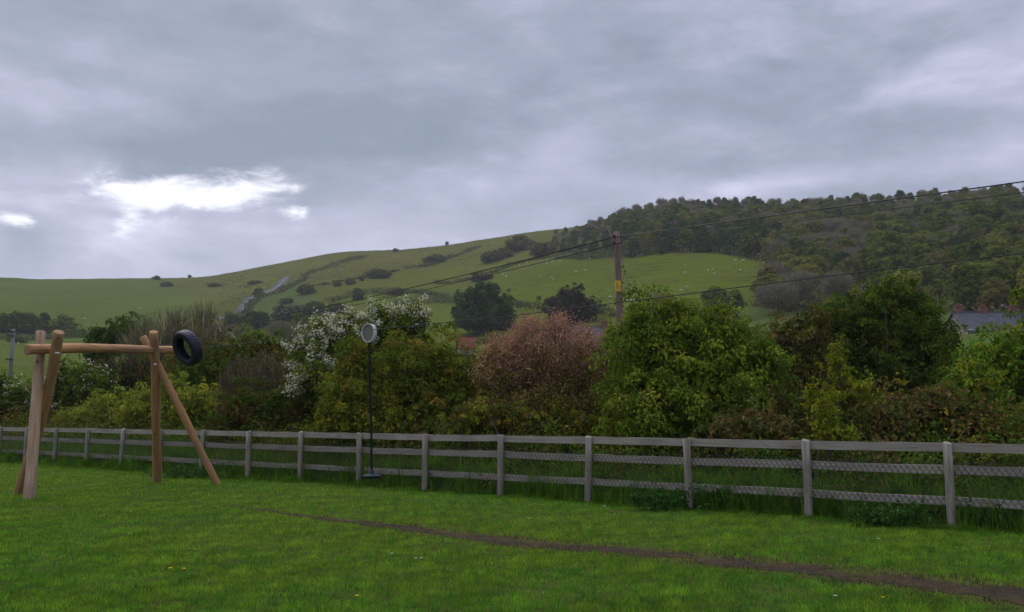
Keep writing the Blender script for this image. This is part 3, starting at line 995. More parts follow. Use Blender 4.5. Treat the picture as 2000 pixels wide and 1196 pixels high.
def shrub(name, label, cat, px, Y, blobs, palette, seed, group=None, twigcol=BARK, nst=14, blossom=None, mat=None, **kw):
    rng = np.random.default_rng(seed)
    X = at(px, 800, Y)[0]
    z0 = ground_z(X, Y)
    org = np.array([X, Y, z0])
    root = empty(name, org, label, cat, group)
    bl_ = pxblobs(Y, blobs, org)
    geo_, P, D, cc = foliage(rng, bl_, palette, **kw)
    lf = kw.get('leaf', 0.085)
    up_ = np.where(D[:, 2] > -0.1)[0]
    nsp = int(len(up_) * 0.16)
    ks = rng.choice(up_, nsp)
    dv = norm(D[ks] + np.array([0, 0, 0.9]) + rng.normal(0, 0.35, (nsp, 3)))
    ls = rng.uniform(1.5, 6.0, nsp) * lf
    kq = np.repeat(np.arange(nsp), 12); f_ = rng.uniform(0.1, 1, len(kq))[:, None]
    sp_ = P[ks][kq] + dv[kq] * (kw.get('cr', 0.22) * 0.7 + ls[kq][:, None] * f_) + rng.normal(0, lf * 0.3, (len(kq), 3))
    spm = MB(); spm.add(*leaf_cards(rng, sp_, dv[kq], lf * 0.85, lf * 0.45, cc[ks][kq] * rng.uniform(0.75, 1.3, (len(kq), 1)), 0.8, 0.1))
    spm.add(*geo_)
    spm.build('foliage', mat or M['leaf'], root)
    sm = MB()
    if nst:
        sel = rng.integers(0, len(P), nst)
        bp_ = np.c_[rng.normal(0, 0.25, nst), rng.normal(0, 0.25, nst), np.full(nst, -0.05)]
        bp_[:, 0] += P[sel][:, 0] * 0.4
        bp_[:, 1] += P[sel][:, 1] * 0.4
        stems(rng, sm, bp_, P[sel], 0.035, 0.008, twigcol)
        sm.build('stems', M['twig'], root)
    if blossom:
        blm = MB()
        blossom(rng, blm, P, D)
        blm.build('blossom', M['petal'], root)
    return root, bl_, P, D


# palettes (albedo r,g,b,weight)
LAUREL = [(0.083, 0.165, 0.0112, 4), (0.113, 0.201, 0.0149, 3), (0.059, 0.116, 0.0124, 2), (0.153, 0.201, 0.0186, 1)]
OLIVE = [(0.118, 0.137, 0.0124, 4), (0.185, 0.163, 0.0161, 3), (0.073, 0.104, 0.0105, 3), (0.237, 0.163, 0.0217, 1)]
DKGREEN = [(0.043, 0.079, 0.0087, 5), (0.066, 0.102, 0.0112, 3), (0.093, 0.120, 0.0149, 1)]
YELGR = [(0.186, 0.215, 0.0136, 4), (0.243, 0.240, 0.0161, 2), (0.121, 0.163, 0.0124, 3), (0.186, 0.156, 0.0248, 1)]
BROWN = [(0.143, 0.094, 0.0248, 4), (0.107, 0.091, 0.0192, 3), (0.171, 0.111, 0.0341, 2), (0.100, 0.111, 0.0149, 3)]
BRAMBLE = [(0.091, 0.086, 0.0218, 4), (0.123, 0.086, 0.0294, 3), (0.065, 0.098, 0.0142, 3), (0.151, 0.098, 0.0359, 1)]
HAWTH = [(0.080, 0.119, 0.0124, 4), (0.113, 0.156, 0.0161, 3), (0.146, 0.150, 0.0217, 1)]
MIDGR = [(0.066, 0.114, 0.0112, 4), (0.093, 0.144, 0.0136, 3), (0.133, 0.150, 0.0186, 1)]


def white_sprays(frac, size=0.035, per=26, sel=None, cr=0.13):
    def f(rng, mb, P, D):
        k = np.where((rng.uniform(0, 1, len(P)) < frac) if sel is None else sel(rng, P, D))[0]
        if len(k) == 0: return
        kk = np.repeat(k, per)
        # blossom sits in elongated sprays on top of the twigs
        ax = norm(D[k] + rng.normal(0, 0.5, (len(k), 3)) + np.array([0, 0, 0.25]))
        axr = np.repeat(ax, per, axis=0)
        s = rng.uniform(-1, 1, len(kk))[:, None]
        pts = P[kk] + axr * s * cr * 1.6 + rng.normal(0, 1, (len(kk), 3)) * cr * 0.38 + D[kk] * 0.06
        c = np.array([0.64, 0.60, 0.46]) * rng.uniform(0.75, 1.1, (len(kk), 1))
        mb.add(*leaf_cards(rng, pts, norm(D[kk] + np.array([0, 0, 0.8])), size, size * 0.9, c, 0.6, 0.0))
    return f


# ---- near shrubs behind the fence
shrub('bush', 'big bright green leafy bush behind the fence, right of the pink twiggy shrub', 'bush', 1350, 19.6,
      [(1300, 685, 90, 90), (1390, 695, 95, 85), (1320, 790, 130, 95, -0.6), (1440, 770, 95, 85, -0.3), (1245, 700, 55, 75), (1482, 712, 52, 48), (1425, 660, 55, 40), (1240, 800, 60, 75, -0.5), (1330, 640, 50, 45)],
      [(0.125, 0.185, 0.016, 4), (0.17, 0.22, 0.020, 3), (0.085, 0.135, 0.014, 3), (0.21, 0.21, 0.026, 1)], 101, dens=8.5, per=64, cr=0.31, leaf=0.092, ratio=0.55, droop=0.35, lump=0.24, flat=0.7)
shrub('bush', 'rounded olive green bush behind the fence, right of the zip wire rope', 'bush', 800, 24.0,
      [(825, 738, 95, 90), (760, 760, 90, 85), (885, 762, 58, 92), (700, 800, 70, 60, -1.0), (830, 820, 110, 60, -0.8), (690, 740, 50, 60)],
      [(0.115, 0.145, 0.014, 4), (0.175, 0.17, 0.018, 3), (0.075, 0.11, 0.012, 3), (0.20, 0.15, 0.025, 1)], 102, dens=10, per=46, cr=0.24, leaf=0.085, ratio=0.62, lump=0.18)
def haw_sel(rng, P, D):
    x = P[:, 0]; z = P[:, 2]
    edge = (D[:, 2] > 0.15) | (D[:, 0] < -0.55)
    return (rng.uniform(0, 1, len(P)) < 0.62) & edge
shrub('hawthorn', 'hawthorn covered in white blossom sprays behind the rounded olive bush', 'hawthorn', 690, 27.5,
      [(700, 685, 95, 72), (770, 645, 65, 42), (640, 680, 58, 60), (622, 740, 48, 60, -1.2), (700, 780, 80, 70), (815, 622, 26, 24), (596, 695, 30, 24), (740, 625, 30, 25), (660, 640, 30, 25)],
      HAWTH, 103, dens=9, per=30, cr=0.24, leaf=0.085, ratio=0.7, lump=0.24, blossom=white_sprays(0.5, 0.062, 64, haw_sel, 0.17))


def twiggy(name, label, cat, px, Y, area, seed, n=1500, cols=None, h=(0.5, 1.3), r=0.006, fan=0.35, group=None, leaves=None, base_spread=0.6, nmain=24, cols2=None, jitd=0.22, buds=None):
    """leafless shrub: fans of upright twigs over a lumpy mass; area = pixel blobs"""
    rng = np.random.default_rng(seed)
    X = at(px, 800, Y)[0]; z0 = ground_z(X, Y)
    org = np.array([X, Y, z0])
    root = empty(name, org, label, cat, group)
    bl_ = pxblobs(Y, area, org)
    P, D = clump_pts(rng, bl_, 30, 0.1, 0.12, 0.35)
    sel = rng.integers(0, len(P), n)
    mb = MB()
    cols = cols or [(0.23, 0.135, 0.105), (0.17, 0.11, 0.085), (0.26, 0.17, 0.13), (0.12, 0.09, 0.06)]
    tips = P[sel]
    ln = rng.uniform(h[0], h[1], n)
    dirv = norm(D[sel] * fan + np.array([0, 0, 1.0]) + rng.normal(0, jitd, (n, 3)))
    A = tips - dirv * ln[:, None]
    # vectorised three-sided twigs: two segments
    s0 = norm(np.cross(dirv, rng.normal(0, 1, (n, 3)))); s1 = np.cross(dirv, s0)
    midp = (A + tips) / 2 + rng.normal(0, 0.04, (n, 3)) * ln[:, None]
    rr_ = r * rng.uniform(0.7, 1.4, n)
    V = np.empty((n, 7, 3))
    for k in range(3):
        a = k * 2.0944
        o_ = (s0 * math.cos(a) + s1 * math.sin(a))
        V[:, k] = A + o_ * (rr_ * 1.25)[:, None]
        V[:, 3 + k] = midp + o_ * rr_[:, None]
    V[:, 6] = tips
    b_ = np.arange(n) * 7
    Q, T = [], []
    for k in range(3):
        k2 = (k + 1) % 3
        Q.append(np.c_[b_ + k, b_ + k2, b_ + 3 + k2, b_ + 3 + k]); T.append(np.c_[b_ + 3 + k, b_ + 3 + k2, b_ + 6])
    cc = np.array(cols)[rng.integers(0, len(cols), n)] * rng.uniform(0.7, 1.35, (n, 1))
    if cols2:
        c_b = np.array(cols2)[rng.integers(0, len(cols2), n)] * rng.uniform(0.7, 1.35, (n, 1))
        sw = 0.9 * tips[:, 0] - 0.9 * (tips[:, 2] - 2.6) + rng.normal(0, 0.5, n) > 0.35
        cc = np.where(sw[:, None], c_b, cc)
    mb.add(V.reshape(-1, 3), np.concatenate(Q), np.concatenate(T), np.repeat(cc, 7, axis=0))
    # side spurs
    ns = n * 2
    s2 = rng.integers(0, n, ns); f = rng.uniform(0.3, 0.95, ns)[:, None]
    B0 = A[s2] * (1 - f) + tips[s2] * f
    dv = norm(dirv[s2] + rng.normal(0, 0.6, (ns, 3)))
    B1 = B0 + dv * rng.uniform(0.08, 0.3, ns)[:, None]
    sd = norm(np.cross(dv, rng.normal(0, 1, (ns, 3)))) * (r * 0.7)
    V = np.stack([B0 - sd, B0 + sd, B1], 1)
    cc2 = np.array(cols)[rng.integers(0, len(cols), ns)] * rng.uniform(0.7, 1.35, (ns, 1))
    mb.add(V.reshape(-1, 3), None, np.arange(ns * 3).reshape(ns, 3), np.repeat(cc2, 3, axis=0))
    bp_ = np.c_[P[sel[:nmain]][:, 0] * base_spread, P[sel[:nmain]][:, 1] * base_spread, np.full(nmain, -0.05)]
    stems(rng, mb, bp_, A[:nmain], 0.035, 0.012, (0.09, 0.07, 0.055))
    mb.build('twigs', M['twig'], root)
    if buds:
        pal, nl, size, zmin_ = buds
        k = rng.integers(0, len(P), nl)
        k = k[(P[k][:, 2] - 0.8 * P[k][:, 0] > zmin_ + rng.normal(0, 0.45, nl))]
        kk = np.repeat(k, 8)
        pts = P[kk] + rng.normal(0, 0.09, (len(kk), 3)) * np.array([1, 1, 1.6])
        c = np.repeat(pick(rng, pal, len(k)), 8, axis=0) * np.clip(rng.normal(1, 0.22, len(kk)), 0.4, 1.7)[:, None]
        bm2 = MB(); bm2.add(*leaf_cards(rng, pts, norm(D[kk] + np.array([0, 0, 0.6])), size, size * 0.55, c, 0.9))
        bm2.build('buds', M['leaf'], root)
    if leaves:
        pal, nl, size, zmax = leaves
        k = rng.integers(0, len(P), nl)
        k = k[(P[k][:, 2] < zmax * rng.uniform(0.6, 1.25, nl))]
        per = 9
        kk = np.repeat(k, per)
        pts = P[kk] + rng.normal(0, 0.1, (len(kk), 3))
        c = np.repeat(pick(rng, pal, len(k)), per, axis=0) * np.clip(rng.normal(1, 0.22, len(kk)), 0.4, 1.7)[:, None]
        lm = MB(); lm.add(*leaf_cards(rng, pts, norm(D[kk] + np.array([0, 0, 1.0])), size, size * 0.6, c, 0.7))
        lm.build('foliage', M['leaf'], root)
    return root


twiggy('shrub', 'pinkish brown shrub of bare upright twigs behind the fence, left of the telegraph pole', 'shrub', 1080, 22.5,
       [(1075, 712, 110, 84), (995, 738, 60, 78), (1165, 730, 75, 75), (1060, 790, 130, 60), (1130, 800, 90, 60, -0.8), (1035, 688, 50, 62), (1085, 655, 32, 40), (1135, 668, 26, 34), (975, 700, 28, 34), (1190, 690, 24, 34)], 104, n=4600, h=(0.22, 0.6), r=0.0075, fan=0.8, jitd=0.5, buds=([(0.44, 0.21, 0.155, 5), (0.30, 0.17, 0.10, 3), (0.50, 0.29, 0.21, 2), (0.19, 0.17, 0.045, 3)], 7000, 0.055, 1.9), cols2=[(0.17, 0.13, 0.065), (0.24, 0.175, 0.10), (0.13, 0.11, 0.05), (0.30, 0.22, 0.14)],
       cols=[(0.38, 0.22, 0.16), (0.28, 0.17, 0.11), (0.42, 0.30, 0.21), (0.20, 0.15, 0.08)],
       leaves=(OLIVE + BROWN + [(0.24, 0.16, 0.045, 2)], 9500, 0.07, 2.7))
twiggy('shrub', 'brown and grey twiggy shrub between the hawthorn and the tyre, behind the fence', 'shrub', 520, 30.0,
       [(520, 740, 75, 55), (560, 770, 50, 70), (470, 730, 40, 40)], 105, n=1500, h=(0.3, 0.9), r=0.008,
       cols=[(0.13, 0.105, 0.09), (0.19, 0.16, 0.15), (0.11, 0.085, 0.06), (0.15, 0.09, 0.06)], leaves=(BROWN + DKGREEN, 1600, 0.085, 3.0))
shrub('bush', 'dark low bush with a few white flowers behind the fence, below the brown twiggy shrub', 'bush', 540, 27.0,
      [(480, 800, 45, 50), (545, 810, 70, 50), (610, 800, 50, 60), (450, 830, 40, 40)], DKGREEN + BROWN[:1], 106, dens=9, per=30, leaf=0.09,
      blossom=white_sprays(0.06, 0.05, 26, lambda rng, P, D: (rng.uniform(0, 1, len(P)) < 0.09) & (D[:, 2] > 0.0) & (np.abs(P[:, 0]) < 0.7), 0.15))
shrub('bush', 'yellow-green bush behind the right crossed legs of the log frame', 'bush', 380, 31.0,
      [(360, 790, 60, 50), (410, 810, 45, 42), (320, 810, 50, 50), (270, 815, 45, 40), (345, 760, 25, 22)], [(0.22, 0.25, 0.024, 4), (0.28, 0.29, 0.03, 2), (0.14, 0.185, 0.022, 3)], 107, dens=9, per=28, leaf=0.10, lump=0.24)
shrub('bush', 'low yellow-green bush seen under the beam of the log frame, left of its upright leg', 'bush', 210, 34.0,
      [(210, 815, 60, 40), (160, 825, 50, 35), (250, 800, 40, 38)], [(0.20, 0.23, 0.024, 4), (0.26, 0.26, 0.03, 2), (0.13, 0.17, 0.022, 3)], 108, dens=8, per=26, leaf=0.11, lump=0.24)
shrub('hawthorn', 'hawthorn with pale cream blossom seen under the beam of the log frame', 'hawthorn', 165, 38.0,
      [(165, 760, 55, 48), (130, 790, 50, 50), (200, 790, 45, 45), (120, 740, 30, 30)], HAWTH + DKGREEN[:1], 109, dens=6, per=30, cr=0.28, leaf=0.12,
      blossom=white_sprays(0.35, 0.085, 22, lambda rng, P, D: (rng.uniform(0, 1, len(P)) < 0.26) & (D[:, 2] > -0.2), 0.24))
shrub('hawthorn', 'hawthorn bush with white blossom at the left end of the fence', 'hawthorn', 30, 40.0,
      [(25, 790, 60, 45), (-30, 780, 60, 55), (75, 800, 40, 45)], HAWTH + DKGREEN[:1], 110, dens=6, per=30, cr=0.28, leaf=0.12,
      blossom=white_sprays(0.35, 0.085, 22, lambda rng, P, D: (rng.uniform(0, 1, len(P)) < 0.26) & (D[:, 2] > 0.1), 0.24))
twiggy('shrub', 'dark grey tangle of bare branches behind the beam of the log frame', 'shrub', 240, 42.0,
       [(250, 730, 75, 45), (200, 750, 50, 50), (310, 740, 50, 55)], 111, n=2200, h=(0.5, 1.6), r=0.014, fan=1.2,
       cols=[(0.06, 0.055, 0.035), (0.09, 0.08, 0.055), (0.05, 0.045, 0.03)], leaves=(DKGREEN + BROWN[:1], 2600, 0.12, 4.0))
shrub('bush', 'dark green scrub behind the tyre and the yellow-green bush', 'bush', 430, 36.0,
      [(420, 740, 65, 55), (480, 700, 70, 45), (360, 730, 45, 45), (540, 700, 60, 40), (440, 790, 80, 60)], MIDGR + DKGREEN + BROWN[:2], 112, dens=6, per=30, cr=0.3, leaf=0.12, lump=0.22)
twiggy('bare_tree', 'tall grey shrub of bare fanning branches rising behind the log frame and tyre', 'shrub', 350, 52.0,
       [(330, 650, 85, 55), (400, 650, 70, 55), (290, 665, 60, 55), (410, 690, 80, 50), (405, 600, 34, 22), (345, 610, 30, 25)], 113, n=2100, h=(0.8, 2.8), r=0.016, fan=0.75,
       cols=[(0.21, 0.185, 0.115), (0.16, 0.145, 0.09), (0.27, 0.22, 0.13), (0.15, 0.16, 0.06)], leaves=(BROWN + OLIVE, 2000, 0.16, 5.0))
shrub('evergreen_shrub', 'dark evergreen behind the log beam, left of the bare fanning branches', 'shrub', 230, 58.0,
      [(240, 655, 34, 26), (205, 668, 34, 26), (272, 662, 38, 36), (190, 690, 30, 22)], DKGREEN, 114, dens=4, per=36, cr=0.4, leaf=0.22, ratio=0.4, lump=0.28, jit=0.9)
shrub('tree', 'large dark green tree behind the fence at right, in front of the slate roofed cottages', 'tree', 1720, 31.0,
      [(1725, 650, 80, 80), (1655, 660, 65, 65), (1800, 690, 60, 70), (1720, 740, 140, 80), (1752, 585, 38, 36), (1640, 740, 70, 70), (1815, 760, 60, 60), (1700, 610, 40, 40), (1625, 635, 34, 34), (1790, 630, 36, 40), (1835, 700, 30, 36)],
      MIDGR + DKGREEN + OLIVE[:1], 115, dens=9, per=36, cr=0.30, leaf=0.125, ratio=0.6, lump=0.28, nst=26)
shrub('bush', 'brownish dark bush between the bright green bush and the large dark tree', 'bush', 1560, 28.0,
      [(1555, 670, 70, 65), (1510, 690, 40, 50), (1590, 640, 35, 40), (1560, 740, 80, 60)], BROWN + DKGREEN[:1] + [(0.05, 0.05, 0.022, 4)], 116, dens=7, per=24, cr=0.26, leaf=0.10)
shrub('tree', 'bright green leafy tree at the right edge behind the fence', 'tree', 1960, 22.0,
      [(1965, 720, 70, 80), (2040, 700, 80, 110), (1930, 780, 55, 55), (1990, 790, 70, 60)], YELGR[:1] + LAUREL, 117, dens=8, per=30, cr=0.26, leaf=0.12, lump=0.24)
shrub('sapling', 'yellow-green sapling with two upright spires behind the right fence bays', 'sapling', 1650, 17.0,
      [(1655, 765, 40, 40), (1590, 775, 22, 32), (1630, 705, 7, 32), (1643, 712, 7, 28), (1690, 780, 20, 22)], YELGR, 118, dens=16, per=16, cr=0.12, leaf=0.08, ratio=0.55, lump=0.1, nst=10)
shrub('sapling', 'slim light green sapling just behind the right fence bays', 'sapling', 1612, 15.6,
      [(1612, 800, 13, 32), (1618, 840, 28, 30), (1655, 850, 20, 20)], YELGR, 119, dens=18, per=16, cr=0.11, leaf=0.075, ratio=0.55, lump=0.1, nst=8)
shrub('bush', 'orange-tinted yellow shrub behind the fence, below the bright green bush', 'bush', 1470, 17.2,
      [(1470, 830, 65, 38), (1420, 845, 50, 35), (1520, 845, 50, 32)], [(0.13, 0.115, 0.03, 4), (0.17, 0.11, 0.035, 3), (0.09, 0.11, 0.025, 4)], 120, dens=12, per=20, cr=0.16, leaf=0.075)
shrub('bramble', 'reddish brown bramble thicket behind the right end of the fence', 'bramble', 1800, 16.4,
      [(1760, 820, 90, 48), (1860, 815, 90, 45), (1940, 845, 80, 40), (1700, 850, 60, 40), (1820, 780, 50, 28)], BRAMBLE, 121, dens=12, per=18, cr=0.17, leaf=0.07, lump=0.22, twigcol=(0.13, 0.08, 0.06), nst=60)
shrub('bramble', 'brown bramble thicket behind the fence, below the pink twiggy shrub', 'bramble', 1010, 20.6,
      [(960, 820, 60, 42), (1040, 830, 70, 38), (1130, 835, 70, 36), (900, 835, 50, 34)], BRAMBLE + OLIVE + YELGR[:1], 122, dens=12, per=20, cr=0.17, leaf=0.08, lump=0.22, nst=40)
shrub('bush', 'leafy bush with yellowish shoots low behind the fence, left of the brown brambles', 'bush', 740, 22.6,
      [(690, 825, 60, 36), (770, 835, 60, 34), (640, 835, 45, 30)], OLIVE + YELGR, 123, dens=11, per=20, cr=0.18, leaf=0.085, nst=20,
      blossom=white_sprays(0.05, 0.05, 18, lambda rng, P, D: rng.uniform(0, 1, len(P)) < 0.02, 0.12))
shrub('bush', 'mixed green bush behind the fence between the orange shrub and the brambles', 'bush', 1600, 18.5,
      [(1560, 810, 60, 45), (1640, 830, 60, 40), (1500, 800, 50, 45), (1700, 800, 40, 50)], BRAMBLE + MIDGR, 124, dens=10, per=20, cr=0.2, leaf=0.085, nst=24)
shrub('bush', 'leafy green bush between the large dark tree and the bright tree at the right edge', 'bush', 1880, 19.5,
      [(1880, 770, 50, 55), (1840, 800, 40, 45), (1920, 740, 30, 35)], MIDGR + YELGR[:1], 125, dens=10, per=22, cr=0.22, leaf=0.10, nst=14)

# rough undergrowth along the back of the fence
rg = np.random.default_rng(31)
n = 4600
ui = rg.uniform((I0 + 0.2) * SPAN, (I1 - 1) * SPAN, n); of = -rg.uniform(0.16, 2.6, n)
zc = rg.uniform(0.05, 1.0, n) * np.clip(-of, 0.45, 1.15) * np.clip(0.9 + 0.35 * vnoise(ui, of, 1.8, 14), 0.35, 1.4)
X = P0[0] + FD[0] * ui + FN[0] * of; Y = P0[1] + FD[1] * ui + FN[1] * of
cc = pick(rg, MIDGR + DKGREEN + BRAMBLE[:2] + OLIVE[:1] + [(0.065, 0.145, 0.014, 9)], n)
per = 22
k = np.repeat(np.arange(n), per)
pts = np.c_[X, Y, zc][k] + rg.normal(0, 0.12, (len(k), 3))
pts = pts[pts[:, 2] > 0.02] if False else pts
pts[:, 2] = np.maximum(pts[:, 2], 0.03)
c2 = cc[k] * np.clip(rg.normal(1, 0.2, len(k)), 0.5, 1.6)[:, None]
mb = MB(); mb.add(*leaf_cards(rg, pts, np.tile([0, -0.2, 1.0], (len(k), 1)), 0.085, 0.045, c2, 0.75))
st_n = 500
s2 = rg.integers(0, n, st_n)
stems(rg, mb, np.c_[X[s2], Y[s2], np.zeros(st_n)], np.c_[X[s2] + rg.normal(0, 0.3, st_n), Y[s2] + rg.normal(0, 0.3, st_n), rg.uniform(0.5, 1.5, st_n)], 0.006, 0.003,
      [(0.16, 0.12, 0.07), (0.10, 0.09, 0.04), (0.06, 0.1, 0.03), (0.25, 0.2, 0.13)], 0.3, 3, 4)
n = 7000
ui = rg.uniform((I0 + 0.2) * SPAN, (I1 + 2) * SPAN, n); of = -rg.uniform(1.8, 8.5, n)
X = P0[0] + FD[0] * ui + FN[0] * of; Y = P0[1] + FD[1] * ui + FN[1] * of
top_ = np.clip(1.55 + 0.5 * vnoise(X, Y, 3.0, 15) + 0.25 * vnoise(X, Y, 0.9, 16), 0.5, 2.6) * np.clip(-of / 3.0, 0.4, 1)
zc = top_ * rg.uniform(0.1, 1.0, n) ** 0.6
cc = pick(rg, MIDGR + DKGREEN + BRAMBLE + OLIVE + BROWN, n)
k = np.repeat(np.arange(n), 16)
pts = np.c_[X, Y, zc][k] + rg.normal(0, 0.16, (len(k), 3)); pts[:, 2] = np.maximum(pts[:, 2], 0.03)
c2 = cc[k] * np.clip(rg.normal(1, 0.2, len(k)), 0.5, 1.6)[:, None]
mb.add(*leaf_cards(rg, pts, np.tile([0, -0.3, 1.0], (len(k), 1)), 0.13, 0.08, c2, 0.7))
tag(mb.build('undergrowth', M['leaf']), 'tangled weeds and brambles growing through the back of the fence', 'undergrowth', kind='stuff')

# dock and nettle plants on the lawn side of the right bays
def weed(px, py, label, w_, h_, seed, n=60):
    rng = np.random.default_rng(seed)
    g = gnd(px, py, 0.02)
    root = empty('weed_plant', (g[0], g[1], 0.02), label, 'weed')
    P = np.c_[rng.normal(0, w_ / 2, n), rng.normal(0, w_ / 4, n), rng.uniform(0.05, h_, n)]
    k = np.repeat(np.arange(n), 10)
    pts = P[k] + rng.normal(0, 0.05, (len(k), 3)); pts[:, 2] = np.maximum(pts[:, 2], 0.03)
    c = np.array([0.035, 0.09, 0.018]) * np.clip(rng.normal(1, 0.25, len(k)), 0.4, 1.8)[:, None]
    mb = MB(); mb.add(*leaf_cards(rng, pts, np.tile([0, 0, 1.0], (len(k), 1)), 0.075, 0.045, c, 0.6, 0.35))
    mb.build('foliage', M['leaf'], root)
    sb = MB(); stems(rng, sb, P[:14] * np.array([0.12, 0.12, 0]), P[:14] * np.array([0.7, 0.7, 1]), 0.006, 0.003, (0.07, 0.11, 0.03), 0.2, 3, 4)
    sb.build('stems', M['twig'], root)


weed(1290, 1000, 'dark leafy dock clump at the fence foot left of the post below the bright bush', 0.5, 0.35, 201)
weed(1430, 1000, 'dark leafy dock clump at the fence foot just right of a post', 0.5, 0.42, 202)
weed(1730, 1030, 'dark nettle clump under the low rail of the second bay from the right', 0.5, 0.30, 203)
weed(1960, 1035, 'dark leafy weed clump at the fence foot at the right edge', 0.5, 0.35, 204)
weed(365, 935, 'dark weed clump between the upright and the slanting leg of the log frame', 0.9, 0.30, 205)
weed(1505, 985, 'bramble shoots poking through the third bay from the right', 0.7, 0.7, 206, 130)

# ------------------------------------------------------------------ telegraph pole and wires
PY = 38.0
pt, pb = at(1204.5, 453, PY), at(1212, 665, PY)
dirp = (pb - pt) / (pt[2] - pb[2])
gz = ground_z(pb[0], PY)
foot = pt + dirp * (pt[2] - gz + 0.5)
pole = empty('telegraph_pole', (foot[0], foot[1], gz), 'weathered wooden telegraph pole with a yellow warning plate behind the pink twiggy shrub', 'telegraph pole')
org = np.array([foot[0], foot[1], gz])
log_obj('shaft', foot - org, pt - org, 0.165, 0.125, M['pole'], pole, (0, 0), n=16, sides=18, seed=9, chamfer=0.012)
sgc = at(1206, 560, PY)
yawp = 0.0
sg = MB(); hw_, hh_ = 0.115, 0.225
sgl = sgc - org + np.array([0, -0.185, 0])
sg.box(sgl, (hw_ * 2, 0.006, hh_ * 2))
sgo = sg.build('warning_plate', M['yellow'], pole)
dg = MB()
def strip(a, b_, w_=0.014, y=-0.0045):
    a, b_ = np.array(a), np.array(b_)
    d = norm(b_ - a); nn = np.array([-d[1], d[0]]) * w_ / 2
    q = [a - nn, b_ - nn, b_ + nn, a + nn]
    dg.add([sgl + np.array([x, y, z]) for x, z in q], [(0, 1, 2, 3)])
for a, b_ in (((-0.08, -0.02), (0.08, -0.02)), ((0.08, -0.02), (-0.035, 0.16)), ((-0.035, 0.16), (-0.08, -0.02))): strip(a, b_, 0.016)
for a, b_ in (((-0.035, 0.11), (-0.05, 0.055)), ((-0.05, 0.055), (-0.015, 0.05)), ((-0.015, 0.05), (-0.03, 0.0))): strip(a, b_, 0.012)
for z in (-0.08, -0.115, -0.15): strip((-0.075, z), (0.075, z), 0.009)
strip((-0.10, -0.048), (0.10, -0.048), 0.012)
strip((-0.108, 0.21), (0.108, 0.21), 0.006); strip((-0.108, -0.21), (0.108, -0.21), 0.006)
dg.build('hazard_symbol', M['black'], sgo)
for yv in (463, 476):
    br = MB()
    q = at(1205 + (yv - 463) * 0.02, yv, PY) - org
    br.tube([q + np.array([-0.15, -0.10, 0]), q + np.array([0.15, -0.10, 0])], 0.022, 8)
    br.tube([q + np.array([-0.15, -0.10, -0.04]), q + np.array([-0.15, -0.10, 0.06])], 0.04, 8)
    br.build('insulator_bracket', M['black'], pole)

FPY = 118.0
fpt = at(26, 643, FPY)
fz = ground_z(fpt[0], FPY)
fpole = empty('telegraph_pole', (fpt[0], FPY, fz), 'distant grey telegraph pole at the left edge in the meadow', 'telegraph pole')
q = MB(); q.tube([(0, 0, -0.3), (0, 0, (fpt[2] - fz) * 0.5), (0, 0, fpt[2] - fz)], [0.26, 0.24, 0.22], 12); q.build('shaft', M['polegrey'], fpole, smooth=True)
for dz in (0.35, 0.9, 3.9):
    q = MB(); q.box((-0.1, -0.3, fpt[2] - fz - dz), (0.9, 0.18, 0.16))
    q.build('crossarm', M['black'], fpole)


def wire(pts, r, label, n=40, mat='blackwire', sag=0.0):
    p = MB()
    P = np.array(pts)
    c = np.r_[0, np.cumsum(np.linalg.norm(np.diff(P, axis=0), axis=1))]
    s = np.linspace(0, c[-1], n)
    W = np.c_[[np.interp(s, c, P[:, i]) for i in range(3)]].T
    if sag: W[:, 2] -= sag * 4 * (s / c[-1]) * (1 - s / c[-1])
    for _ in range(3): W[1:-1] = (W[:-2] + 2 * W[1:-1] + W[2:]) / 4
    p.tube(W, r, 5)
    o = p.build('overhead_wire', M[mat])
    return tag(o, label, 'wire')


def mixw(A, B, tt): return A + (B - A) * tt
for k, (pyl, pyr, pyf) in enumerate(((463, 355, 649), (477, 376, 657))):
    A = at(1202, pyl, PY - 0.15); Bf = at(22, pyf, FPY)
    wire([A, Bf], 0.026 if k == 0 else 0.018, ('upper' if k == 0 else 'lower') + ' black wire sagging from the near telegraph pole to the distant pole at left', sag=2.1 if k == 0 else 2.0)
    Cn = at(2000, pyr, 26.0)
    wire([A, Cn, Cn + (Cn - A) * 0.8], 0.022 if k == 0 else 0.012, ('upper' if k == 0 else 'lower') + ' black wire rising from the telegraph pole top to the upper right edge')
sA, sB = at(1206, 470, PY), at(1238, 598, PY - 3)
p = MB(); p.tube([sA, sB, sB + (sB - sA) * 1.1], 0.012, 5)
stw = p.build('stay_wire', M['blackwire']); tag(stw, 'thin stay wire slanting down from the telegraph pole with a black insulator', 'stay wire')
p = MB(); p.tube([sB + np.array([-0.02, 0, 0.10]), sB + np.array([0, 0, 0.0]), sB + np.array([0.03, 0, -0.12])], [0.06, 0.14, 0.11], 10)
p.build('insulator', M['black'], stw)

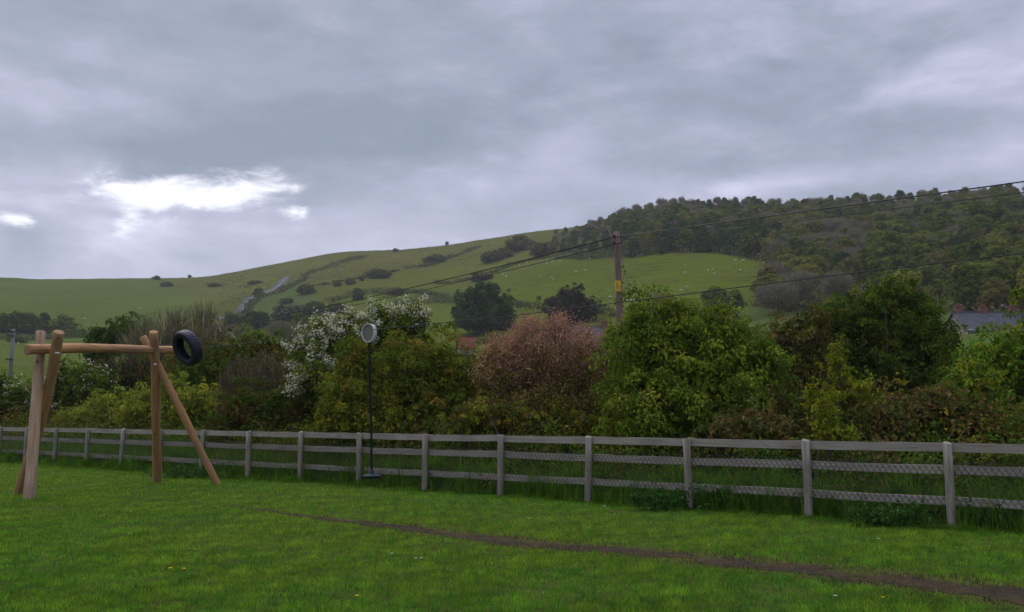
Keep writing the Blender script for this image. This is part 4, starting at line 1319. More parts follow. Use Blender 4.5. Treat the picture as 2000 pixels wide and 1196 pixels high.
# ------------------------------------------------------------------ far vegetation prototypes
def crown_mesh(seed, H, Wd, palette, kind, light=False):
    """tree about H tall and Wd wide with base at the origin -> (crown MB, trunk MB)"""
    rng = np.random.default_rng(seed)
    fm, tm = MB(), MB()
    if kind == 'round':
        bl_ = [(0, 0, H * 0.52, Wd * 0.34, Wd * 0.34, H * 0.34)]
        for k in range(13):
            a = rng.uniform(0, 6.28); q = rng.uniform(0.12, 0.38) * Wd; zf = rng.uniform(0.28, 0.86)
            q *= 1.0 if zf < 0.65 else 0.55
            rs_ = rng.uniform(0.10, 0.21)
            bl_.append((q * math.cos(a), q * math.sin(a), H * zf, Wd * rs_, Wd * rs_, H * rs_ * rng.uniform(0.6, 0.95)))
        g, P, D, cc = foliage(rng, bl_, palette, dens=(0.9 if light else 1.9) * (10 / H) ** 2, per=12 if light else 24, cr=H * 0.062, leaf=H * (0.075 if light else 0.046), ratio=0.7, lump=0.34, zmin=H * 0.05, inner=0.25, jit=0.6)
    elif kind == 'full':
        bl_ = [(0, 0, H * 0.40, Wd * 0.40, Wd * 0.40, H * 0.40)]
        for k in range(15):
            a = rng.uniform(0, 6.28); zf = rng.uniform(0.12, 0.86)
            q = rng.uniform(0.15, 0.40) * Wd * (1.0 if zf < 0.55 else 0.6)
            rs_ = rng.uniform(0.09, 0.18)
            bl_.append((q * math.cos(a), q * math.sin(a), H * zf, Wd * rs_, Wd * rs_, H * rs_ * rng.uniform(0.7, 1.1)))
        g, P, D, cc = foliage(rng, bl_, palette, dens=2.6 * (10 / Wd) ** 2, per=24, cr=Wd * 0.05, leaf=Wd * 0.036, ratio=0.7, lump=0.34, zmin=0.0, inner=0.2, jit=0.6)
    elif kind == 'conifer':
        bl_ = [(0, 0, H * (0.15 + 0.13 * k), Wd * 0.5 * (1 - 0.085 * k), Wd * 0.5 * (1 - 0.085 * k), H * 0.13) for k in range(7)]
        g, P, D, cc = foliage(rng, bl_, palette, dens=(0.8 if light else 1.6) * (10 / H) ** 2, per=14 if light else 26, cr=H * 0.06, leaf=H * (0.075 if light else 0.05), ratio=0.45, lump=0.2, zmin=H * 0.04, jit=0.9, droop=0.6)
    elif kind == 'bare':
        bl_ = [(0, 0, H * 0.62, Wd * 0.45, Wd * 0.45, H * 0.36)]
        for k in range(5):
            a = rng.uniform(0, 6.28); q = rng.uniform(0.15, 0.3) * Wd
            bl_.append((q * math.cos(a), q * math.sin(a), H * rng.uniform(0.45, 0.75), Wd * 0.2, Wd * 0.2, H * 0.2))
        P, D = clump_pts(rng, bl_, 3.0 * (10 / H) ** 2, H * 0.1, 0.25, 0.5)
        n = len(P) * 7
        k = rng.integers(0, len(P), n)
        tips = P[k] + rng.normal(0, H * 0.03, (n, 3))
        d = norm(D[k] * 0.9 + np.array([0, 0, 0.5]) + rng.normal(0, 0.4, (n, 3)))
        A = tips - d * (H * rng.uniform(0.08, 0.2, n))[:, None]
        sd = norm(np.cross(d, rng.normal(0, 1, (n, 3)))) * (H * 0.0035)
        V = np.stack([A - sd, A + sd, tips], 1)
        c = pick(rng, palette, n) * rng.uniform(0.7, 1.3, (n, 1))
        g = (V.reshape(-1, 3), None, np.arange(3 * n).reshape(n, 3), np.repeat(c, 3, axis=0))
    fm.add(*g)
    tm.tube([(0, 0, -0.4), (0.02 * H, 0, H * 0.3), (0, 0.01 * H, H * 0.7)], [H * 0.03, H * 0.022, H * 0.008], 6, cols=BARK)
    sel = rng.integers(0, len(P), 10)
    stems(rng, tm, np.c_[np.zeros(10), np.zeros(10), H * rng.uniform(0.2, 0.45, 10)], P[sel] * 0.95, H * 0.012, H * 0.004, BARK)
    return fm, tm


TREEGR = [(0.121, 0.160, 0.0271, 4), (0.166, 0.205, 0.0298, 2), (0.094, 0.126, 0.0253, 2)]
TREEYEL = [(0.204, 0.214, 0.0332, 4), (0.249, 0.240, 0.0409, 2), (0.152, 0.172, 0.0304, 2)]
TREEDK = [(0.050, 0.088, 0.0228, 4), (0.073, 0.116, 0.0288, 2)]
TREEGREY = [(0.213, 0.190, 0.1404, 4), (0.170, 0.154, 0.1080, 3), (0.213, 0.195, 0.1080, 2)]
TREEBRN = [(0.175, 0.153, 0.0462, 4), (0.140, 0.160, 0.0372, 3), (0.228, 0.167, 0.0527, 1)]
KINDS = {  # key: palette, kind, H, W, label, group
    'green': (TREEGR, 'round', 10, 9.5, 'mid green broadleaf tree in the wood on the right hillside', 'green broadleaf trees of the hillside wood'),
    'yellow': (TREEYEL, 'round', 9, 8.5, 'yellow-green tree in fresh leaf in the wood on the right hillside', 'yellow-green trees of the hillside wood'),
    'dark': (TREEDK, 'conifer', 9.5, 7.5, 'dark conifer in the wood on the right hillside', 'dark conifers of the hillside wood'),
    'grey': (TREEGREY, 'bare', 9.5, 9, 'grey leafless tree in the wood on the right hillside', 'grey leafless trees of the hillside wood'),
    'brown': (TREEBRN, 'round', 8.5, 8.5, 'brownish tree coming into leaf in the wood on the right hillside', 'brownish trees of the hillside wood'),
}
PROTO = {}


def make_tree(key, palette, kind, H, W, seed, name, label, cat, group, loc, scale=1.0, rot=0.0):
    pk = (key, seed)
    first = pk not in PROTO
    root = empty(name, loc, label, cat, group)
    root.rotation_euler = (0, 0, rot)
    root.scale = (scale,) * 3
    if first:
        fm, tm = crown_mesh(seed, H, W, palette, kind)
        c_ = fm.build('crown', M['far'] if kind != 'bare' else M['twig'], root)
        t_ = tm.build('trunk', M['twig'], root)
        PROTO[pk] = (c_, t_)
    else:
        for s in PROTO[pk]:
            d = s.copy(); col.objects.link(d); d.parent = root
    return root


rw = np.random.default_rng(55)
placed = []
cnt = 0
tries = 0
woodpoly = np.array(WOOD)
cand = []
while len(cand) < 760 and tries < 90000:
    tries += 1
    px, py = rw.uniform(1080, 2060), rw.uniform(372, 640)
    if not inpoly(np.array([[px, py]]), WOOD)[0]: continue
    h = onhill(px, py)
    if h is None: continue
    d = float(np.hypot(h[0], h[1]))
    if d < 120: continue
    sp = 3.3 + 0.8 * rw.uniform(0, 1) + (3.0 if d < 260 else 0)
    if any((h[0] - q[0]) ** 2 + (h[1] - q[1]) ** 2 < (0.5 * (sp + q[2])) ** 2 for q in placed): continue
    w_ = dict(green=3, yellow=2, dark=0.5, grey=2, brown=2)
    if px < 1180 and py < 470: w_ = dict(grey=5, brown=3, dark=0.2, yellow=1, green=0)
    if 1100 < px < 1520 and 455 < py < 500: w_ = dict(dark=5, green=1.5, brown=1.5, grey=0.5, yellow=0.5)
    if 1340 < px < 1500 and 408 < py < 432: w_ = dict(dark=5, green=1, brown=1, grey=0.5, yellow=0.3)
    if px < 1370 and py < 430: w_ = dict(grey=7, brown=1.2, dark=0, green=0, yellow=0)
    if 1560 < px < 1730 and 455 < py < 540: w_ = dict(grey=5, brown=2, yellow=0.7, green=0.7, dark=0.2)
    if px > 1700 and py > 450: w_ = dict(green=4, yellow=1.8, brown=1.2, grey=0.8, dark=0.5)
    if px > 1500 and py < 420: w_ = dict(grey=3.5, brown=1.5, green=3, yellow=1.5, dark=0.3)
    if 1470 < px < 1560 and py > 540: w_ = dict(grey=3, green=2, brown=2, yellow=1, dark=0)
    ks = list(w_); pr = np.array([w_[k] for k in ks], float); pr /= pr.sum()
    key = ks[rw.choice(len(ks), p=pr)]
    sc = rw.uniform(0.60, 0.82) * (0.72 if py < 425 else 1.0) * (1.12 if d < 260 else 1.0) * (0.62 if px < 1200 else 1.0)
    cand.append((h, d, key, sc, rw.uniform(0, 6.28)))
    placed.append((h[0], h[1], sp))
cand.sort(key=lambda q: q[1] / (q[3] * KINDS[q[2]][3]))
mass = MB(); LIGHT = {}
for h, d, key, sc, rot in cand:
    pal, kind, H, W, lab, grp = KINDS[key]
    zz_ = ground_z(h[0], h[1]) - 0.2
    sd_ = int(rw.integers(0, 3))
    if cnt < 290:
        make_tree(key, pal, kind, H, W, 300 + 10 * list(KINDS).index(key) + sd_, 'tree', lab, 'tree', grp, (h[0], h[1], zz_), sc, rot)
        cnt += 1
    else:
        if (key, sd_) not in LIGHT:
            f_, t_ = crown_mesh(900 + 10 * list(KINDS).index(key) + sd_, H, W, pal, kind, True)
            LIGHT[(key, sd_)] = (np.concatenate(f_.V), f_.Q, f_.T, np.concatenate(f_.C))
        V_, Q_, T_, C_ = LIGHT[(key, sd_)]
        ca_, sa_ = math.cos(rot), math.sin(rot)
        W_ = np.c_[V_[:, 0] * ca_ - V_[:, 1] * sa_, V_[:, 0] * sa_ + V_[:, 1] * ca_, V_[:, 2]] * sc + np.array([h[0], h[1], zz_])
        mass.add(W_, np.concatenate(Q_) if Q_ else None, np.concatenate(T_) if T_ else None, C_)
tag(mass.build('woodland', M['far']), 'farther small trees of the wood merging into one mass along the ridge', 'woodland', kind='stuff')
print('wood trees', cnt, 'tries', tries)

# scrubby floor of the wood between its trees
n = 5200
P = []
while len(P) < n:
    px, py = rw.uniform(1080, 2060, 400), rw.uniform(372, 640, 400)
    k = inpoly(np.c_[px, py], WOOD)
    for a, b_ in zip(px[k], py[k]):
        h = onhill(a, b_)
        if h is not None and np.hypot(h[0], h[1]) > 90: P.append(h)
P = np.array(P[:n])
sz = rw.uniform(0.5, 1.6, n)
k = np.repeat(np.arange(n), 16)
pts = P[k] + rw.normal(0, 1, (len(k), 3)) * np.c_[sz, sz, sz * 0.5][k] * 1.1
pts[:, 2] = np.maximum(pts[:, 2], P[k][:, 2] - 0.1) + 0.3
cc = pick(rw, TREEBRN + TREEGR + TREEGREY[:2], n)[k] * np.clip(rw.normal(1, 0.2, len(k)), 0.5, 1.6)[:, None]
mb = MB(); mb.add(*leaf_cards(rw, pts, np.tile([0, -0.3, 1.0], (len(k), 1)), 0.75, 0.5, cc, 0.7))
tag(mb.build('woodland_scrub', M['far']), 'brown and green scrub covering the ground between the trees of the hillside wood', 'scrub', kind='stuff')


# bracken and tussocks on the rough grazing
ROUGH = [([(430, 545), (700, 478), (950, 455), (1100, 440), (1100, 500), (940, 500), (860, 520), (790, 530), (640, 555), (560, 575), (430, 600)], 5200, 0.55),
         ([(300, 545), (520, 530), (520, 560), (330, 575)], 900, 0.6), ([(900, 560), (1100, 505), (1540, 520), (1500, 590), (1200, 640), (900, 640)], 1800, 0.35), ([(-200, 548), (420, 548), (420, 680), (-200, 680)], 1600, 0.35)]
mb = MB()
for poly, n_, sz_ in ROUGH:
    pa = np.array(poly); Q = []
    while len(Q) < n_:
        px, py = rw.uniform(pa[:, 0].min(), pa[:, 0].max(), 500), rw.uniform(pa[:, 1].min(), pa[:, 1].max(), 500)
        kk = inpoly(np.c_[px, py], poly)
        for a, b_ in zip(px[kk], py[kk]):
            h = onhill(a, b_)
            if h is not None and np.hypot(h[0], h[1]) > 110: Q.append(h)
    Q = np.array(Q[:n_])
    pn_ = vnoise(Q[:, 0], Q[:, 1], 55, 61) + 0.5 * vnoise(Q[:, 0], Q[:, 1], 18, 62)
    Q = Q[pn_ > rw.normal(0.1, 0.35, len(Q))]
    n2_ = len(Q)
    k = np.repeat(np.arange(n2_), 7)
    pts = Q[k] + rw.normal(0, 1, (len(k), 3)) * np.array([1.0, 1.0, 0.12]) * sz_; pts[:, 2] += 0.12
    c = pick(rw, [(0.115, 0.105, 0.04, 3), (0.075, 0.10, 0.032, 4), (0.14, 0.115, 0.055, 1.5), (0.10, 0.135, 0.035, 3)], n2_)[k] * np.clip(rw.normal(1, 0.18, len(k)), 0.5, 1.5)[:, None]
    mb.add(*leaf_cards(rw, pts, np.tile([0, -0.3, 1.0], (len(k), 1)), 0.75 * sz_ + 0.1, 0.5 * sz_, c, 0.6))
tag(mb.build('rough_grass', M['far']), 'tussocks of rough grass and bracken scattered over the open hillside', 'grass', kind='stuff')


def lone(px, py_base, key, palette, kind, Hpx, Wpx, seed, name, label, cat, group=None):
    h = onhill(px, py_base)
    d = h[1]
    H, W = Hpx * d / F, Wpx * d / F
    return make_tree(('lone', label), palette, kind, H, W, seed, name, label, cat, group, (h[0], h[1], h[2] - 0.2))


lone(946, 650, 'c', TREEDK, 'full', 102, 118, 401, 'tree', 'large dark evergreen tree standing on the green pasture above the olive bush', 'tree')
lone(1112, 632, 'c', [(0.055, 0.048, 0.026, 4), (0.04, 0.045, 0.02, 3)], 'full', 76, 112, 402, 'tree', 'rounded dark brown tree on the pasture left of the near telegraph pole', 'tree')
lone(985, 645, 'c', DKGREEN, 'full', 50, 50, 403, 'tree', 'smaller dark green tree leaning against the large dark evergreen on its right', 'tree')
lone(1290, 625, 'c', TREEGREY + TREEBRN, 'bare', 60, 70, 404, 'tree', 'leafless greyish tree just right of the near telegraph pole', 'tree')
lone(1400, 625, 'c', TREEBRN + TREEGR, 'round', 68, 70, 405, 'tree', 'brownish green tree above the bright green bush at the field edge', 'tree')
lone(1435, 622, 'c', TREEGR, 'round', 55, 44, 420, 'tree', 'small green tree at the field edge right of the brownish green one', 'tree')
lone(1520, 612, 'c', TREEGREY, 'bare', 66, 92, 406, 'tree', 'big grey leafless thicket at the lower right corner of the pasture', 'tree')
lone(1740, 545, 'c', TREEGR, 'round', 92, 98, 407, 'tree', 'broad round green tree standing out in the middle of the hillside wood', 'tree')
lone(1925, 470, 'c', TREEGR, 'round', 80, 100, 408, 'tree', 'broad green tree high in the hillside wood at the right edge', 'tree')
lone(1768, 640, 'c', TREEYEL, 'round', 110, 120, 409, 'tree', 'olive green tree rising behind the large dark tree', 'tree')
lone(1560, 560, 'c', TREEYEL, 'round', 55, 80, 410, 'tree', 'rounded light green tree at the right tip of the pasture', 'tree')
lone(1980, 590, 'c', DKGREEN, 'round', 60, 46, 411, 'tree', 'dark bushy tree above the slate cottage roof at the right edge', 'tree')
# hillside shrubs
for i, (px, py, w_, h_, lab) in enumerate([
        (737, 544, 52, 22, 'largest dark shrub alone on the slope left of centre'),
        (684, 556, 22, 13, 'second of a row of three dark shrubs on the slope'),
        (658, 559, 17, 11, 'smallest of a row of dark shrubs on the slope, left end'),
        (707, 549, 9, 9, 'tiny dark bush beside the largest shrub on the slope'),
        (598, 574, 38, 22, 'dark shrub on the slope right of the winding road'),
        (505, 579, 24, 18, 'dark shrub standing between the two stretches of the winding road'),
        (700, 586, 26, 24, 'dark bush on the hedge line above the hawthorn'),
        (560, 592, 30, 10, 'low dark bush above the hawthorn, right of the road'),
        (305, 547, 16, 9, 'dark bush on the left skyline'),
        (370, 543, 8, 7, 'tiny bush on the left skyline nearer the road'),
        (773, 492, 14, 7, 'low bush on the skyline left of the bare skyline tree'),
        (960, 512, 46, 24, 'brown scrub bush in the middle of the upper slope'),
        (985, 505, 40, 20, 'brown scrub bush on the upper slope nearest the wood'),
        (940, 548, 48, 18, 'brown scrub bush on the slope above the large evergreen'),
        (850, 512, 50, 14, 'low brown scrub below the skyline in the centre'),
        (1015, 490, 60, 30, 'brown scrub at the left end of the hillside wood'),
        (1060, 500, 60, 28, 'dark scrub at the left foot of the hillside wood'),
        (775, 575, 40, 12, 'low dark bush on the hedge below the slope'),
        (500, 555, 30, 8, 'faint dark scrub on the slope above the road'),
        (420, 560, 30, 7, 'faint dark scrub on the slope left of the road'),
        (325, 560, 26, 9, 'brownish scrub patch under the left skyline')]):
    lone(px, py, 'h', (TREEDK + TREEBRN) if i < 10 else TREEBRN + [(0.05, 0.055, 0.026, 4)], 'full', h_, w_, 430 + i, 'shrub', lab, 'shrub')
# row of trees across the left meadow, dark trees below the road
for i, (px, py, w_, h_, pal, kind, lab) in enumerate([
        (20, 650, 60, 42, TREEDK + TREEGR, 'round', 'dark tree in the left tree row at the frame edge'),
        (60, 652, 50, 42, TREEGR, 'round', 'green tree in the left meadow tree row above the pole'),
        (85, 648, 30, 40, TREEDK, 'round', 'tallest dark tree in the left meadow tree row'),
        (120, 650, 58, 34, TREEYEL + TREEGR, 'round', 'light green rounded tree at the right end of the left tree row'),
        (35, 668, 40, 14, TREEGR, 'round', 'low bush below the left meadow tree row'),
        (150, 655, 60, 12, TREEDK + TREEGR, 'round', 'low dark hedge bush right of the left meadow tree row'),
        (455, 640, 40, 28, TREEDK, 'round', 'dark tree just below the left bend of the road'),
        (500, 640, 60, 34, TREEDK, 'round', 'dark spreading tree below the road patch'),
        (560, 630, 70, 34, TREEDK + TREEGREY, 'round', 'dark tree below the road, left of the hawthorn'),
        (610, 615, 60, 26, TREEGR + TREEDK, 'round', 'dark green tree above the hawthorn blossom'),
        (555, 680, 80, 60, TREEGREY + TREEBRN, 'bare', 'brownish bare thicket left of the hawthorn'),
        (480, 670, 60, 40, TREEGR + TREEYEL, 'round', 'green bush right of the bare fanning branches'),
        (590, 660, 50, 50, TREEGR, 'round', 'mid green tree just left of the hawthorn blossom'),
        (660, 610, 50, 18, TREEBRN, 'round', 'low brown bush above the hawthorn'),
        (435, 655, 50, 26, TREEBRN + TREEGREY, 'bare', 'grey brushy thicket right of the bare fanning branches')]):
    lone(px, py, 'm', pal, 'full' if kind == 'round' else kind, h_, w_, 470 + i, 'tree' if h_ > 24 else 'bush', lab, 'tree' if h_ > 24 else 'bush')
# bare skyline tree
lone(873, 482, 's', TREEGREY, 'bare', 12, 9, 499, 'tree', 'tiny leafless tree standing alone on the skyline', 'tree')
lone(1760, 385, 's', TREEDK, 'round', 26, 24, 498, 'tree', 'dark tree top poking above the wooded skyline', 'tree')

# ------------------------------------------------------------------ hedges draped on the slope
def hedge(line, h_, w_, label, seed, pal=TREEDK + TREEBRN + [(0.045, 0.06, 0.024, 5)], dens=3.0):
    rng = np.random.default_rng(seed)
    P = [onhill(*q) for q in line]
    P = np.array([q for q in P if q is not None])
    c = np.r_[0, np.cumsum(np.linalg.norm(np.diff(P, axis=0), axis=1))]
    n = int(c[-1] * dens)
    s = rng.uniform(0, c[-1], n)
    Q = np.c_[[np.interp(s, c, P[:, i]) for i in range(3)]].T
    Q[:, 2] = [ground_z(a, b_) for a, b_ in Q[:, :2]]
    hv = h_ * np.clip(0.75 + 0.4 * vnoise(s, s * 0, 14, seed) + 0.2 * vnoise(s, s * 0, 4, seed + 1), 0.2, 1.4)
    org = Q.mean(0)
    k = np.repeat(np.arange(n), 14)
    pts = Q[k] - org + np.c_[rng.normal(0, w_ / 2, len(k)), rng.normal(0, w_ / 2, len(k)), rng.uniform(0, 1, len(k)) * hv[k]]
    cc = pick(rng, pal, n)[k] * np.clip(rng.normal(1, 0.2, len(k)), 0.5, 1.6)[:, None]
    mb = MB(); mb.add(*leaf_cards(rng, pts, np.tile([0, -0.4, 0.8], (len(k), 1)), 0.6, 0.4, cc, 0.8))
    o = mb.build('hedge', M['far'], loc=org)
    return tag(o, label, 'hedge', 'field hedges on the hillside')


hedge([(590, 540), (620, 530), (660, 517), (697, 506), (712, 503)], 2.6, 2.5, 'dark hedge climbing the slope above the road towards the skyline', 601)
hedge([(789, 526), (831, 521), (860, 512), (880, 504), (910, 494), (938, 483)], 2.4, 2.2, 'long dark hedge climbing diagonally to the skyline in the centre', 602)
hedge([(635, 592), (688, 579), (730, 573), (775, 570), (820, 573), (873, 581)], 2.2, 2.2, 'hedge along the top of the small field behind the hawthorn', 603)
hedge([(771, 594), (810, 589), (850, 590), (897, 592)], 2.4, 2.4, 'short dark hedge left of the large evergreen', 604)
hedge([(1000, 597), (1030, 600), (1062, 603)], 2.2, 2.0, 'short dark hedge between the evergreen and the round brown tree', 605)
hedge([(850, 555), (900, 550), (930, 545), (967, 532), (1000, 520), (1040, 508), (1080, 502)], 1.8, 1.8, 'thin hedge bordering the top of the bright pasture', 606)
hedge([(445, 616), (462, 618), (484, 608), (492, 594), (510, 581), (545, 572), (572, 560), (600, 542)], 2.0, 2.0, 'hedge along the lower side of the winding road', 607)
hedge([(1085, 505), (1150, 505), (1230, 500), (1300, 494), (1400, 491), (1470, 501), (1530, 525)], 2.6, 2.6, 'dark hedge between the bright pasture and the wood', 608)
hedge([(600, 560), (640, 556), (700, 545), (780, 528)], 1.2, 1.2, 'low broken hedge linking the dark shrubs on the slope', 609)
hedge([(0, 662), (60, 664), (150, 660), (220, 655)], 2.4, 2.2, 'hedge below the left meadow tree row', 610, TREEGR + TREEDK)
hedge([(1150, 612), (1180, 614), (1215, 616)], 2.2, 2.0, 'short hedge behind the near telegraph pole', 611)
hedge([(1810, 596), (1850, 590), (1900, 588), (1950, 590), (2010, 588)], 5.0, 3.5, 'tall golden green hedge above the slate cottage roofs', 612, TREEYEL + TREEGR + [(0.16, 0.12, 0.03, 3)], 8)
hedge([(925, 672), (950, 670), (980, 668)], 3.0, 2.0, 'clipped yellow-green hedge beside the red roof', 613, [(0.15, 0.15, 0.025, 3), (0.19, 0.16, 0.03, 2)], 14)

# ------------------------------------------------------------------ road on the hill
m, nt, b = new_mat('asphalt')
geo = N(nt, 'ShaderNodeNewGeometry')
n1 = N(nt, 'ShaderNodeTexNoise', Scale=0.6, Detail=6.0)
L(nt, geo.outputs['Position'], n1.inputs['Vector'])
L(nt, ramp(nt, n1.outputs['Fac'], [(0.3, (0.06, 0.058, 0.07)), (0.7, (0.088, 0.085, 0.10))]), b.inputs['Base Color'])
b.inputs['Roughness'].default_value = 0.95
b.inputs['Specular IOR Level'].default_value = 0.05
M['asphalt'] = m


def road(line, width, name):
    P = np.array([onhill(*q) for q in line])
    c = np.r_[0, np.cumsum(np.linalg.norm(np.diff(P, axis=0), axis=1))]
    s = np.linspace(0, c[-1], 90)
    Q = np.c_[[np.interp(s, c, P[:, i]) for i in range(3)]].T
    for _ in range(6): Q[1:-1] = (Q[:-2] + 2 * Q[1:-1] + Q[2:]) / 4
    d = norm(np.gradient(Q, axis=0)); nn = norm(np.c_[-d[:, 1], d[:, 0], np.zeros(len(d))])
    def strip_(o0, o1, lift, mat, nm, dash=False):
        V, F4 = [], []
        for q, w_ in zip(Q, nn):
            for k in range(5):
                x = q + w_ * (o0 + (o1 - o0) * k / 4)
                V.append((x[0], x[1], max(ground_z(x[0], x[1]), ground_z(q[0], q[1])) + lift))
        for i in range(len(Q) - 1):
            if dash and i % 3 == 2: continue
            for k in range(4): F4.append((i * 5 + k, i * 5 + k + 1, i * 5 + 6 + k, i * 5 + 5 + k))
        p = MB(); p.add(V, np.array(F4)); return p.build(nm, M[mat], smooth=True)
    r_ = strip_(-width / 2, width / 2, 0.22, 'asphalt', name); tag(r_, kind='structure')
    for o_, da in ((0, True),):
        e = strip_(o_ - 0.06, o_ + 0.06, 0.235, 'white', 'road_marking', da); tag(e, kind='structure')


road([(428, 624), (440, 619), (456, 616), (470, 611), (475, 604), (480, 596), (484, 588), (496, 580), (512, 575), (526, 570), (540, 563), (549, 555), (556, 547), (562, 542)], 4.4, 'road')

# ------------------------------------------------------------------ houses
def house(name, label, px0, px1, py_ridge, Y, depth_, roofmat, wallmat, wall_h, roof_h, chims, wins, yaw=0.0):
    A, B = at(px0, py_ridge, Y), at(px1, py_ridge, Y)
    w_ = B[0] - A[0]; cx = (A[0] + B[0]) / 2
    zr = A[2]
    zb = zr - wall_h - roof_h
    gz = ground_z(cx, Y)
    root = empty(name, (cx, Y, zb), label, 'house')
    root.rotation_euler = (0, 0, yaw)
    p = MB(); hw_, hd = w_ / 2, depth_ / 2
    lo = min(gz - zb, 0) - 1.0
    V = [(-hw_, -hd, lo), (hw_, -hd, lo), (hw_, hd, lo), (-hw_, hd, lo), (-hw_, -hd, wall_h), (hw_, -hd, wall_h), (hw_, hd, wall_h), (-hw_, hd, wall_h), (-hw_, 0, wall_h + roof_h - 0.05), (hw_, 0, wall_h + roof_h - 0.05)]
    p.add(V, [(0, 1, 5, 4), (1, 2, 6, 5), (2, 3, 7, 6), (3, 0, 4, 7)], [(4, 8, 7), (5, 6, 9)])
    p.build('wall', M[wallmat], root)
    r = MB(); e = 0.3; t = 0.18
    sl = roof_h / hd
    for s_ in (-1, 1):
        V = [(-hw_ - e, s_ * (hd + e), wall_h - sl * e), (hw_ + e, s_ * (hd + e), wall_h - sl * e), (hw_ + e, 0, wall_h + roof_h), (-hw_ - e, 0, wall_h + roof_h)]
        V += [(x, y, z + t) for x, y, z in V]
        r.add(V, [(0, 1, 2, 3), (7, 6, 5, 4), (0, 4, 5, 1), (1, 5, 6, 2), (3, 2, 6, 7), (0, 3, 7, 4)])
    # slate courses
    for k in range(1, 9):
        f = k / 9
        r.box((0, -(hd + e) * (1 - f), wall_h - sl * e + (roof_h + sl * e) * f + t + 0.01), (w_ + 2 * e, 0.05, 0.04))
    r.box((0, 0, wall_h + roof_h + t + 0.03), (w_ + 2 * e + 0.02, 0.3, 0.16))
    ro = r.build('roof', M[roofmat], root)
    for cxp in chims:
        x = at(cxp, py_ridge, Y)[0] - cx
        q = MB(); q.box((x, 0, wall_h + roof_h + 0.35), (0.95, 0.7, 1.1)); q.box((x, 0, wall_h + roof_h + 0.95), (1.1, 0.85, 0.14))
        for dx in (-0.25, 0.25): q.tube([(x + dx, 0, wall_h + roof_h + 1.0), (x + dx, 0, wall_h + roof_h + 1.35)], [0.13, 0.11], 8)
        q.build('chimney', M['brick'], ro)
    for wx, wy, ww, wh in wins:
        c = at(wx, wy, Y - depth_ / 2 - 0.02); x, z = c[0] - cx, c[2] - zb
        q = MB()
        for a, b_, cc_, d_ in ((-ww / 2, 0, 0.09, wh), (ww / 2, 0, 0.09, wh), (0, 0, 0.06, wh - 0.1), (0, wh / 2 - 0.045, ww - 0.1, 0.09), (0, -wh / 2 + 0.045, ww - 0.1, 0.09)):
            q.box((x + a, -hd - 0.03, z + b_), (cc_, 0.12, d_))
        fo = q.build('window', M['white'], root)
        g = MB(); g.box((x, -hd - 0.01, z), (ww - 0.08, 0.05, wh - 0.08)); g.build('pane', M['glass'], fo)
    return root


house('cottage_terrace', 'slate roofed terrace of cottages with brick chimneys at the right edge', 1862, 2090, 612, 135, 7.5, 'slate', 'stone', 5.0, 2.9, [1872, 1920, 1978, 2040],
      [(1930, 651, 0.9, 1.3), (1867, 680, 0.9, 1.3), (1985, 652, 0.9, 1.3), (1895, 652, 0.9, 1.3)])
house('white_cottage', 'white walled cottage with a grey slate roof seen through the pink twiggy shrub', 1088, 1200, 641, 140, 7, 'slate', 'white', 4.2, 2.4, [1180],
      [(1188, 655, 0.9, 1.2), (1150, 660, 0.9, 1.2), (1110, 660, 0.9, 1.2)])
house('bungalow', 'low building with a red tiled roof behind the olive bush', 896, 924, 660, 150, 6, 'redroof', 'stone', 3.0, 1.9, [], [], 0.15)

# ------------------------------------------------------------------ sheep
def sheep_mesh():
    body = MB()
    rng = np.random.default_rng(5)
    V, Q = [], []
    n, ms = 14, 12
    for i in range(ms):
        s = i / (ms - 1)
        x = -0.52 + 1.04 * s
        r = 0.30 * max(0.12, math.sin(math.pi * (0.06 + 0.88 * s))) ** 0.55
        for k in range(n):
            a = 2 * math.pi * k / n
            j = 1 + rng.normal(0, 0.05)
            V.append((x, r * 0.95 * math.cos(a) * j, 0.62 + r * math.sin(a) * j))
    for i in range(ms - 1):
        for k in range(n): Q.append((i * n + k, i * n + (k + 1) % n, (i + 1) * n + (k + 1) % n, (i + 1) * n + k))
    T = []
    V.append((-0.54, 0, 0.62)); V.append((0.54, 0, 0.62))
    for k in range(n): T += [(ms * n, (k + 1) % n, k), (ms * n + 1, (ms - 1) * n + k, (ms - 1) * n + (k + 1) % n)]
    body.add(V, Q, T)
    # grazing neck and head, tail, jointed legs: one continuous animal in one mesh
    body.tube([(0.42, 0, 0.70), (0.60, 0, 0.58), (0.70, 0, 0.38)], [0.17, 0.13, 0.10], 10)
    body.tube([(0.68, 0, 0.40), (0.76, 0, 0.26), (0.82, 0, 0.10)], [0.105, 0.09, 0.05], 10, cols=(0.5, 0.45, 0.4))
    for s_ in (-1, 1):
        body.tube([(0.66, 0.09 * s_, 0.42), (0.64, 0.20 * s_, 0.40)], [0.04, 0.015], 6)
        body.tube([(0.32, 0.13 * s_, 0.5), (0.33, 0.13 * s_, 0.25), (0.32, 0.13 * s_, 0.0)], [0.075, 0.042, 0.035], 8)
        body.tube([(-0.34, 0.14 * s_, 0.52), (-0.30, 0.14 * s_, 0.36), (-0.40, 0.14 * s_, 0.22), (-0.37, 0.14 * s_, 0.0)], [0.10, 0.065, 0.042, 0.035], 8)
    body.tube([(-0.52, 0, 0.66), (-0.58, 0, 0.5)], [0.05, 0.03], 6)
    return body


